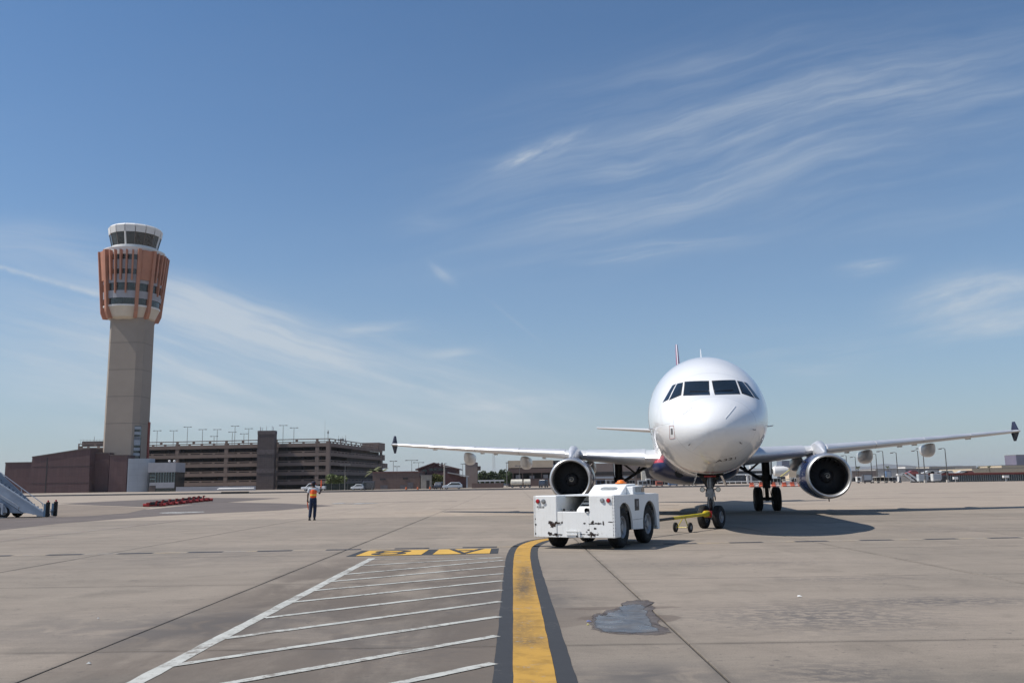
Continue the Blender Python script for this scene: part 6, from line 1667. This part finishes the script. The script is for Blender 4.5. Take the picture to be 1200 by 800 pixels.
# ------------------------------------------------------------------ vegetation
M_LEAF = mat('bush_leaf', (.15, .185, .055), .8, 0, .22, .5); M_LEAF2 = mat('tree_leaf', (.075, .11, .040), .8, 0, .25, .5); M_BARK = mat('bark', (.10, .075, .055), .9, 0, .2, 3)
def foliage(rx, ry, rz_, n, size, seed, zc0, lobes=9):
    rr = random.Random(seed); b = MB()
    cl = [(rr.uniform(-.62, .62) * rx, rr.uniform(-.6, .6) * ry, zc0 + rr.uniform(-.45, .55) * rz_, rr.uniform(.32, .55)) for _ in range(lobes)] + [(0, 0, zc0, .7)]
    for i in range(n):
        c_ = rr.choice(cl); a = rr.uniform(0, 2 * PI); q = rr.uniform(-1, 1); rad = c_[3] * (rr.uniform(.55, 1.05) ** .5)
        s_ = math.sqrt(1 - q * q); p = V3((c_[0] + rx * rad * s_ * math.cos(a), c_[1] + ry * rad * s_ * math.sin(a), max(.1, c_[2] + rz_ * rad * q)))
        u_ = V3((rr.gauss(0, 1), rr.gauss(0, 1), rr.gauss(0, 1))).normalized(); w_ = u_.cross(V3((rr.gauss(0, 1), rr.gauss(0, 1), rr.gauss(0, 1)))).normalized(); s2 = size * rr.uniform(.5, 1.3)
        b.add([p - u_ * s2, p + w_ * s2 * .6, p + u_ * s2, p - w_ * s2 * .6], [(0, 1, 2, 3)])
    return b


def tree(name, label, cat, u0, u1, vt, Y, material, n=2600, seed=1, group=None, lift=.25):
    x0, x1 = WX(u0, Y), WX(u1, Y); h = P((u0 + u1) / 2, vt, Y)[1]; w_ = (x1 - x0) / 2
    th = thing(name, label, cat, ((x0 + x1) / 2, Y, 0), 0, group)
    cz_ = h * (.5 + lift / 2); rz_ = h * (.5 - lift / 2) * 1.05
    foliage(w_ * 1.02, w_ * .8, rz_, n, .22 + .02 * w_, seed, cz_).build('crown', material, th)
    b = MB()
    rr = random.Random(seed)
    b.tube([(0, 0, 0), (.1, 0, cz_ * .5), (0, .1, cz_)], [.22, .17, .08], 7)
    for k in range(5):
        a = rr.uniform(0, 2 * PI); b.tube([(0, 0, cz_ * .35 + .1 * k), (math.cos(a) * w_ * .3, math.sin(a) * w_ * .3, cz_ * .8), (math.cos(a) * w_ * .6, math.sin(a) * w_ * .55, cz_ * 1.05)], [.10, .07, .03], 5)
    b.build('trunk', M_BARK, th)
    return th


tree('bush', 'round pale green bush in front of the garage corner', 'bush', 378, 409, 555.5, 250, M_LEAF, 3600, 3, lift=.15)
tree('small_tree', 'yellow-green small tree in front of the gabled building', 'tree', 504.5, 522, 555.5, 246, mat('yellow_leaf', (.15, .155, .035), .8, 0, .2, .5), 1800, 5)
for i, (u0, u1, vt, Y) in enumerate(((559, 575, 550.5, 300), (570, 586, 549, 296), (582, 597, 548.7, 300), (556, 564, 553, 310), (588, 600, 551.5, 290))):
    tree('hedge_tree', ['dark green tree left in the row beside the concrete block tower', 'second dark green tree in the row, below the lattice mast', 'tallest dark green tree beside the beige-topped building', 'smallest dark tree touching the concrete block tower', 'dark tree at the right end of the row near the terminal'][i], 'tree',
         u0, u1, vt, Y, M_LEAF2, 2200, 11 + i, 'trees between concrete block and terminal', .1)
def palm(label, u, vt, Y, s=1.0):
    x = WX(u, Y); h = P(u, vt, Y)[1]; th = thing('palm_tree', label, 'palm tree', (x, Y, 0))
    b = MB(); b.tube([(0, 0, 0), (.1, 0, h * .5), (0, 0, h * .9)], [.22, .17, .14], 7); b.build('trunk', M_BARK, th)
    b = MB(); rr = random.Random(int(u))
    for k in range(26):
        a = rr.uniform(0, 2 * PI); e = rr.uniform(-.4, 1.0); L = rr.uniform(1.3, 1.9) * s; pr = [V3((0, 0, h * .9))]
        for q in range(1, 5): pr.append(V3((math.cos(a) * L * q / 4, math.sin(a) * L * q / 4, h * .9 + e * L * q / 4 - .28 * L * (q / 4) ** 2 * (1.6))))
        sd = V3((-math.sin(a), math.cos(a), 0)); vs = []
        for q, p in enumerate(pr): w_ = (.06, .26, .30, .2, .03)[q] * s; vs += [p + sd * w_ - V3((0, 0, w_ * .6)), p, p - sd * w_ - V3((0, 0, w_ * .6))]
        b.add(vs, [(3 * q + j, 3 * q + j + 1, 3 * q + j + 4, 3 * q + j + 3) for q in range(4) for j in range(2)])
    b.build('crown', mat('palm_leaf', (.12, .13, .05), .7), th)
palm('left palm peeking over the brown block roof by the garage', 437.5, 549, 262, 1.5); palm('right palm peeking over the brown block roof by the garage', 446, 549.8, 265, 1.4)
for (u, v, Y, l) in ((1006.3, 545.5, 400, 'palm at the foot of the shorter lamp post by the engine'), (1160.5, 544.8, 520, 'distant palm above the cream building, right one'), (1148, 546.2, 560, 'distant palm above the cream building, left one'), (1178.5, 543.8, 640, 'distant palm beside the cream upper storey'), (1041.5, 545.2, 480, 'distant palm right of the lamp post trio')):
    palm(l, u, v, Y, .75)
# dark green screened fence
x0, x1 = WX(379, 236), WX(436, 236); sf = thing('screen_fence', 'dark green screened fence in front of the garage, right of the pickup', 'fence', (x0, 236, 0)); Lf = x1 - x0; hf = P(408, 566, 236)[1]
for k in range(6):
    b = MB(); b.box(k * Lf / 6 + .03, (k + 1) * Lf / 6 - .03, 0, .04, .05, hf - .05 * (k % 2)); b.build('screen_panel', mat('green_screen', (.022, .032, .028), .9, 0, .2, 1), sf)
for k in range(7): b = MB(); b.tube([(k * Lf / 6, 0, 0), (k * Lf / 6, 0, hf + .1)], .05, 5); b.build('post', M_POLE, sf)

# ------------------------------------------------------------------ vehicles far away
def car(name, label, cat, u, Y, L, Hc, col, rz=0.0, kind='suv', group=None, W=1.8):
    th = thing(name, label, cat, (WX(u, Y), Y, .27 if Y > 211 else 0), rz, group); m_ = mat('car_paint_%s' % '_'.join('%02d' % int(c * 99) for c in col), col, .25, .1, .03, 1, coat=.6)
    h = L / 2; gh_ = Hc
    if kind == 'pickup': prof = [(-h, .45), (-h, .95), (-h * .62, 1.05), (-h * .35, gh_), (h * .05, gh_), (h * .16, 1.12), (h, 1.12), (h, .45)]; gl = [(-h * .55, 1.08), (-h * .33, gh_ - .10), (h * .02, gh_ - .10), (h * .10, 1.10)]
    elif kind == 'suv': prof = [(-h, .35), (-h, .80), (-h * .55, 1.0), (-h * .15, gh_), (h * .70, gh_ - .03), (h * .96, 1.0), (h, .40)]; gl = [(-h * .46, 1.02), (-h * .12, gh_ - .12), (h * .66, gh_ - .14), (h * .85, 1.02)]
    else: prof = [(-h, .35), (-h, .9), (-h * .8, gh_), (h * .98, gh_), (h, .35)]; gl = [(-h * .85, 1.1), (-h * .72, gh_ - .25), (-h * .3, gh_ - .25), (-h * .3, 1.1)]
    rg = []
    for y, k in ((-W / 2, .93), (-W / 2 + .15, 1.0), (W / 2 - .15, 1.0), (W / 2, .93)): rg.append([(p[0] * (.97 + .03 * (k - .93) / .07), y, .45 + (p[1] - .45) * k) for p in prof])
    MB().loft(rg).build('body', m_, th, bevel=.05)
    b = MB(); b.prism(gl, -W / 2 - .012, W / 2 + .012, 'Y'); b.build('side_windows', M_TGLASS, th)
    tw_, rw_ = CARW
    for sx in (-.62, .62):
        for sy in (-1, 1): o = wheel(th, tw_, rw_, (sx * h, sy * (W / 2 - .10), .33)); o.rotation_euler = (0, 0, PI / 2)
    return th
CARW = wheel_meshes(.33, .2, .2, 20)
car('pickup_truck', 'white pickup truck behind the person in front of the garage', 'pickup truck', 367.5, 226, 6.0, 1.85, (.75, .76, .77), 0, 'pickup')
car('parked_car', 'silver estate car in front of the gabled building', 'car', 530.5, 222, 4.9, 1.62, (.55, .60, .66))
car('parked_car', 'white car half hidden beside the dark fence near the brown block', 'car', 419, 228, 3.2, 1.5, (.68, .70, .72))
car('parked_car', 'dark car beside the silver estate car', 'car', 514, 226, 2.4, 1.75, (.03, .035, .05), R(75))
car('parked_van', 'dark van between the dark fence and brown block building', 'van', 432, 230, 3.2, 2.2, (.06, .06, .07), 0, 'van')
car('service_van', 'small dark vehicle at the foot of the beige-topped building', 'van', 637, 228, 1.9, 1.9, (.03, .035, .05), R(60), 'van')
# tank trucks and wall with white canopy
for (u0, u1, lab) in ((598.5, 612.5, 'cream tank trailer in front of the beige-topped building'), (613.5, 622, 'smaller cream tank trailer right of the longer one')):
    x0, x1 = WX(u0, 232), WX(u1, 232); L = x1 - x0; th = thing('tank_trailer', lab, 'tank trailer', ((x0 + x1) / 2, 232, .27))
    b = MB(); b.lathe([(-L / 2, .01), (-L / 2 + .1, .8), (L / 2 - .1, .8), (L / 2, .01)], 'X', (0, 0, 1.35), 16); b.build('tank', mat('cream', (.72, .68, .58)), th, True)
    b = MB(); b.box(-L / 2, L / 2, -.6, .6, .4, .6); b.build('frame', M_DARK, th)
    for sx in (-.35, .35): o = wheel(th, *CARW, (sx * L, -.6, .33)); o.rotation_euler = (0, 0, PI / 2)
x0, x1 = WX(553, 240), WX(590, 240); th = thing('yard_wall', 'low brown yard wall with white canopy roof left of the tank trailers', 'wall', (x0, 240, .03)); L = x1 - x0
b = MB(); b.box(0, L, 0, .4, 0, 1.55); b.build('wall', M_BRB, th); b = MB(); b.box(1.6, L + .2, .6, 4, 2.0, 2.35); b.build('canopy', M_TWHITE, th)
for k in range(5): b = MB(); b.box(2 + k * (L - 3) / 4, 2.2 + k * (L - 3) / 4, .7, .9, 0, 2.0); b.build('canopy_post', M_TWHITE, th)
# orange worker / bollards near the block building
for (u, lab) in ((476, 'orange drum by the door of the brown block building'), (489.5, 'small orange drum right of the brown block door'), (504, 'orange drum beside the pale shed')):
    o = MB(); o.lathe([(0, .30), (.1, .34), (.4, .30), (.8, .27), (1.0, .2), (1.0, .01)], 'Z', (0, 0, 0), 12); o = o.build('traffic_drum', mat('drum_orange', (.50, .12, .04), .6), None, True); o.scale = (.7, .7, .62); o.location = (WX(u, 216 + (u > 500) * 4), 216 + (u > 500) * 4, .28); tag(o, lab, 'traffic drum')

# white beam on the kerb, left of the person
x0, x1 = WX(255, 208.5), WX(298, 208.5); th = thing('barrier_beam', 'long low white beam lying at the kerb before the garage', 'barrier', ((x0 + x1) / 2, 208.2, 0)); L = x1 - x0
b = MB(); b.tube([(-L / 2, 0, .95), (-L / 2 + .5, 0, 1.10), (L / 2, 0, 1.10)], [.16, .26, .24], 10); b.build('beam', M_TWHITE, th, True)
b = MB(); b.box(-L / 2 + 1, L / 2 - 1.2, -.3, .3, .0, .45); b.build('base', M_DARK, th)  # dark block painted in for the shadow strip under the beam

# ------------------------------------------------------------------ barricades, carts and clutter
cols = [((.60, .13, .07), 'orange'), ((.60, .50, .46), 'white')]
bm0 = MB(); bm0.prism([(-.45, 0), (-.45, .25), (-.14, .45), (-.10, .95), (.10, .95), (.14, .45), (.45, .25), (.45, 0)], -.39, .39, 'X')
bmesh_o = [bm0.mesh('barricade', mat('barricade_%s' % n_, c_, .5, 0, .15, 1)) for c_, n_ in cols]
bu = [881 + 5.6 * k for k in range(3)] + [892.5 + 4.6 * k for k in range(5)] + [919 + 4.7 * k for k in range(8)] + [957 + 4.8 * k for k in range(3)]
names_ = iter(['%s plastic water barricade, %s from the left in the row behind the main gear' % (cols[k % 2][1] , w_) for k, w_ in enumerate(ords + ['fourteenth', 'fifteenth', 'sixteenth', 'seventeenth', 'eighteenth', 'nineteenth'])])
for k, u in enumerate(bu):
    o = bpy.data.objects.new('water_barricade', bmesh_o[k % 2]); C.objects.link(o); o.location = (WX(u, 182), 182 + .2 * (k % 2), 0); o.rotation_euler = (0, 0, random.uniform(-.1, .1))
    tag(o, next(names_), 'barricade', 'water-filled barricades behind the main gear')

# baggage carts, loaders, ground power units right of the engine and under the belly
def cart(label, u, Y, L, H, col, kind=0):
    th = thing(('baggage_cart', 'power_unit', 'belt_loader', 'cargo_container')[kind], label, ('baggage cart', 'power unit', 'belt loader', 'container')[kind], (WX(u, Y), Y, 0)); m_ = mat('cart_%d_%d_%d' % tuple(int(c * 99) for c in col), col, .6, 0, .15, .8)
    if kind == 0:
        b = MB(); b.box(-L / 2, L / 2, -.75, .75, .5, .6); b.box(-L / 2, L / 2, -.75, .75, H - .08, H)
        for x in (-L / 2, -L / 6, L / 6, L / 2 - .06): b.box(x, x + .06, -.75, -.69, .6, H - .08); b.box(x, x + .06, .69, .75, .6, H - .08)
        b.build('frame', m_, th); b = MB(); b.box(-L / 2 + .06, L / 2 - .06, .6, .68, .6, H - .1); b.build('curtain', M_GARD, th)
    elif kind == 1:
        b = MB(); b.box(-L / 2, L / 2, -.6, .6, .45, H); b.build('body', m_, th, bevel=.08); b = MB(); b.box(-L / 2 + .2, -L / 2 + .9, -.63, -.59, .8, H - .3); b.box(.1, L / 2 - .2, -.63, -.59, .8, H - .3); b.build('grille', M_GARD, th)
    elif kind == 2:
        b = MB(); b.prism([(-L / 2, 1.2), (-L / 2, 1.4), (L / 2, H), (L / 2, H - .22)], -.4, .4, 'Y'); b.build('belt', m_, th); b = MB(); b.box(-L / 2 + .3, L / 2 - .5, -.8, .8, .4, 1.0); b.build('chassis', M_TWHITE, th)
    else:
        b = MB(); b.prism([(-L / 2, .45), (-L / 2, H), (L / 2, H), (L / 2, .9), (L / 2 - .4, .45)], -.7, .7, 'Y'); b.build('shell', m_, th); b = MB(); b.box(-L / 2 + .15, L / 2 - .2, -.73, -.69, .9, H - .2); b.build('door', M_LBLUE, th); b = MB(); b.box(-L / 2, L / 2, -.7, .7, .3, .42); b.build('dolly', M_DARK, th)
    for sx in (-.36, .36): o = wheel(th, *CARW, (sx * L, -.55, .22)); o.rotation_euler = (0, 0, PI / 2); o.scale = (.66,) * 3
    return th


W_ = (.66, .66, .64); Bl = (.10, .17, .30); Gy = (.28, .29, .30); Dk = (.07, .07, .08); Rd = (.35, .10, .07); Cr = (.60, .55, .45)
spec = [(1001, 262, 3.4, 1.7, Gy, 0, 'grey open baggage cart right beside the engine rim'), (1009, 258, 2.6, 1.9, W_, 1, 'white power unit right of the grey baggage cart'), (1016.5, 250, 2.4, 2.5, Dk, 3, 'black-shelled cargo container left of the lamp trio'),
        (1026, 255, 2.2, 1.8, W_, 1, 'small white power unit at the first lamp post of the trio'), (1033, 252, 3.4, 1.7, Cr, 0, 'cream baggage cart between two lamps of the trio'), (1043, 256, 3.2, 1.6, W_, 0, 'white baggage cart right of the lamp trio'),
        (1050.5, 258, 2.4, 1.8, Gy, 1, 'grey power unit at the lone lamp post'), (1041.5, 300, 1.6, 3.6, Bl, 3, 'bright blue container above the carts right of the engine'), (1081.5, 246, 2.6, 2.3, (.50, .55, .58), 3, 'pale blue container right of the white stairs'),
        (1090, 252, 2.0, 1.9, Gy, 1, 'grey power unit between the two pale containers'), (1097.5, 243, 2.3, 2.4, W_, 3, 'white container with dark door near the rightmost lamp post'), (1104, 247, 2.6, 1.9, Dk, 1, 'dark power unit beside the rightmost lamp post'),
        (753, 216, 2.2, 1.7, Gy, 1, 'grey power unit under the airliner belly, nearest the tug hood'), (759.5, 218, 1.1, 2.1, W_, 1, 'narrow white power unit under the airliner belly'), (766, 222, 2.0, 1.8, Gy, 0, 'grey baggage cart behind the tow bar left of the nose gear'),
        (772.5, 215, 1.6, 1.5, Rd, 1, 'rust-red power unit under the belly left of the nose gear'), (780.5, 220, 2.6, 1.5, W_, 0, 'white baggage cart under the belly left of the nose gear'), (788.5, 216, 2.2, 1.4, Bl, 1, 'blue power unit under the belly near the nose gear'),
        (797, 219, 2.4, 1.6, Cr, 0, 'cream baggage cart just left of the nose gear'), (804, 217, 1.7, 1.7, Dk, 1, 'dark power unit just left of the nose gear'), (811, 219, 2.2, 1.6, W_, 0, 'white baggage cart directly behind the nose gear'),
        (706, 235, 3.2, 1.9, Bl, 0, 'dark blue baggage cart behind the tug beacon'), (716, 232, 2.6, 2.0, Gy, 1, 'grey power unit behind the tug beacon'), (728, 236, 2.4, 2.0, W_, 3, 'white container left of the left main gear wheels'),
        (739, 234, 2.4, 1.8, Gy, 0, 'grey baggage cart right of the left main gear'), (908, 246, 3.0, 1.8, W_, 0, 'white baggage cart behind the right main gear wheels'), (916, 250, 2.0, 2.2, Dk, 1, 'dark power unit behind the barricades near the right main gear'),
        (923, 244, 2.8, 1.7, Cr, 2, 'cream belt loader behind the barricades'), (931.5, 248, 2.4, 1.9, Gy, 1, 'grey power unit behind the barricades left of the engine'), (939, 243, 3.0, 1.8, W_, 0, 'white baggage cart left of the right engine'),
        (918, 262, 4.0, 4.2, (.55, .48, .16), 2, 'yellow raised belt loader behind the barricades')]
for (u, Y, L, H, col, kd, lab) in spec: cart(lab, u, Y, L, H, col, kd)
# far parked cars on the deck behind the blast fence
for i, (u, c_) in enumerate(((1088, W_), (1094, (.6, .6, .62)), (1104.5, W_), (1110.5, W_), (1127, W_), (1069, (.3, .05, .05)), (1134, (.25, .06, .06)))):
    car('parked_car', ['white car on the raised road left of the second lamp pair', 'silver car on the raised road by the lamp pair', 'white car above the fence left of the rightmost lamp', 'white car above the fence at the rightmost lamp', 'white car above the red rail right of the lamp posts', 'dark red car at the left end of the raised road', 'dark red car above the red rail in front of the cream building'][i],
        'car', u, 330, 4.4, 1.5, c_, 0, 'suv', 'cars parked along the raised road').location.z = P(u, 554.0, 330)[1] - .6
x0, x1 = WX(1040, 329), WX(1290, 329); b = MB(); b.box(x0, x1, 326, 334, 0, P(1110, 554.0, 330)[1] - .6); b.build('raised_road', M_KERB, kind='structure')
# white stairs right of the lamps
xw, zw = P(1061, 553.5, 250); th = thing('passenger_stairs', 'white passenger stairs with two bright side rails in front of the blast fence', 'boarding stairs', (WX(1061, 250), 250, 0))
for q, o_ in enumerate((-1.1, .9)):
    b = MB(); b.prism([(o_, zw), (o_ + 3.1, .4), (o_ + 3.9, .4), (o_ + .7, zw)], -.2 + q, -.1 + q, 'Y'); b.build('side_rail', M_TWHITE, th)
b = MB(); b.prism([(-.6, zw - .6), (2.5, .4), (3.2, .4), (.2, zw - .6)], .0, 1.0, 'Y'); b.build('steps', M_TGREY, th)
b = MB(); b.box(-2.0, -.2, -.2, 1.0, zw - .7, zw - .3); b.box(-1.8, -1.5, 0, .8, .3, zw - .7); b.build('platform', M_TWHITE, th)
for sx in (-1.4, 2.6): o = wheel(th, *CARW, (sx, -.1, .33)); o.rotation_euler = (0, 0, PI / 2)

# ------------------------------------------------------------------ row of red tow bars on the ground
rb_px = [(181, 593.6), (188, 592.6), (196, 591.8), (204, 591.0), (211.5, 590.2), (219, 589.2), (224.5, 588.6), (230, 588.0), (236, 587.6)]
M_REDB = mat('red_enamel', (.42, .035, .03), .45, 0, .2, 2)
def towbar_red():
    th = thing('red_tow_head', '', 'tow head')
    b = MB(); b.tube([(-.75, 0, .13), (.75, .08, .13)], .10, 8); b.tube([(-.3, 0, .2), (-.2, 0, .34)], .07, 6); b.box(-.52, -.32, -.14, .14, .02, .30); b.box(.32, .50, -.12, .16, .02, .27); b.build('frame', M_REDB, th)
    b = MB(); b.tube([(.1, 0, .16), (.16, 0, .40)], .05, 6); b.box(.08, .24, -.05, .05, .36, .42); b.build('handle', M_REDB, th)
    o = MB(); o.box(-.28, .02, -.10, .10, .14, .34); o.build('latch_box', M_DARK, th)
    for s in (-1, 1): o = wheel(th, cwt, cwr, (.25, s * .18, .155)); o.scale = (.8,) * 3
    return th
rt = towbar_red()
for i, p in enumerate(rb_px):
    x, y = G(*p); lab = 'red wheeled tow head in the row left of the person, %s from the left' % ords[i]
    sc_ = y / 78 * 1.25
    if i == 0: rt.location = (x, y, 0); rt['label'] = lab; rt['group'] = 'row of red tow heads on the asphalt'; rt.scale = (sc_,) * 3; rt.rotation_euler = (0, 0, .2)
    else: dup(rt, (x, y, 0), .2 + random.uniform(-.25, .25), lab, 'row of red tow heads on the asphalt', sc_)

# ------------------------------------------------------------------ desert haze
mh_ = bpy.data.materials.new('haze_air'); mh_.use_nodes = True; nt = mh_.node_tree; nt.nodes.clear()
pv = nt.nodes.new('ShaderNodeVolumePrincipled'); pv.inputs['Color'].default_value = (.93, .95, 1.0, 1); pv.inputs['Density'].default_value = .00006; pv.inputs['Anisotropy'].default_value = .3
on = nt.nodes.new('ShaderNodeOutputMaterial'); nt.links.new(pv.outputs[0], on.inputs['Volume'])
b = MB(); b.box(-9300, 9300, -260, 12300, -1.5, 125)
hz_o = b.build('haze', mh_, kind='stuff')
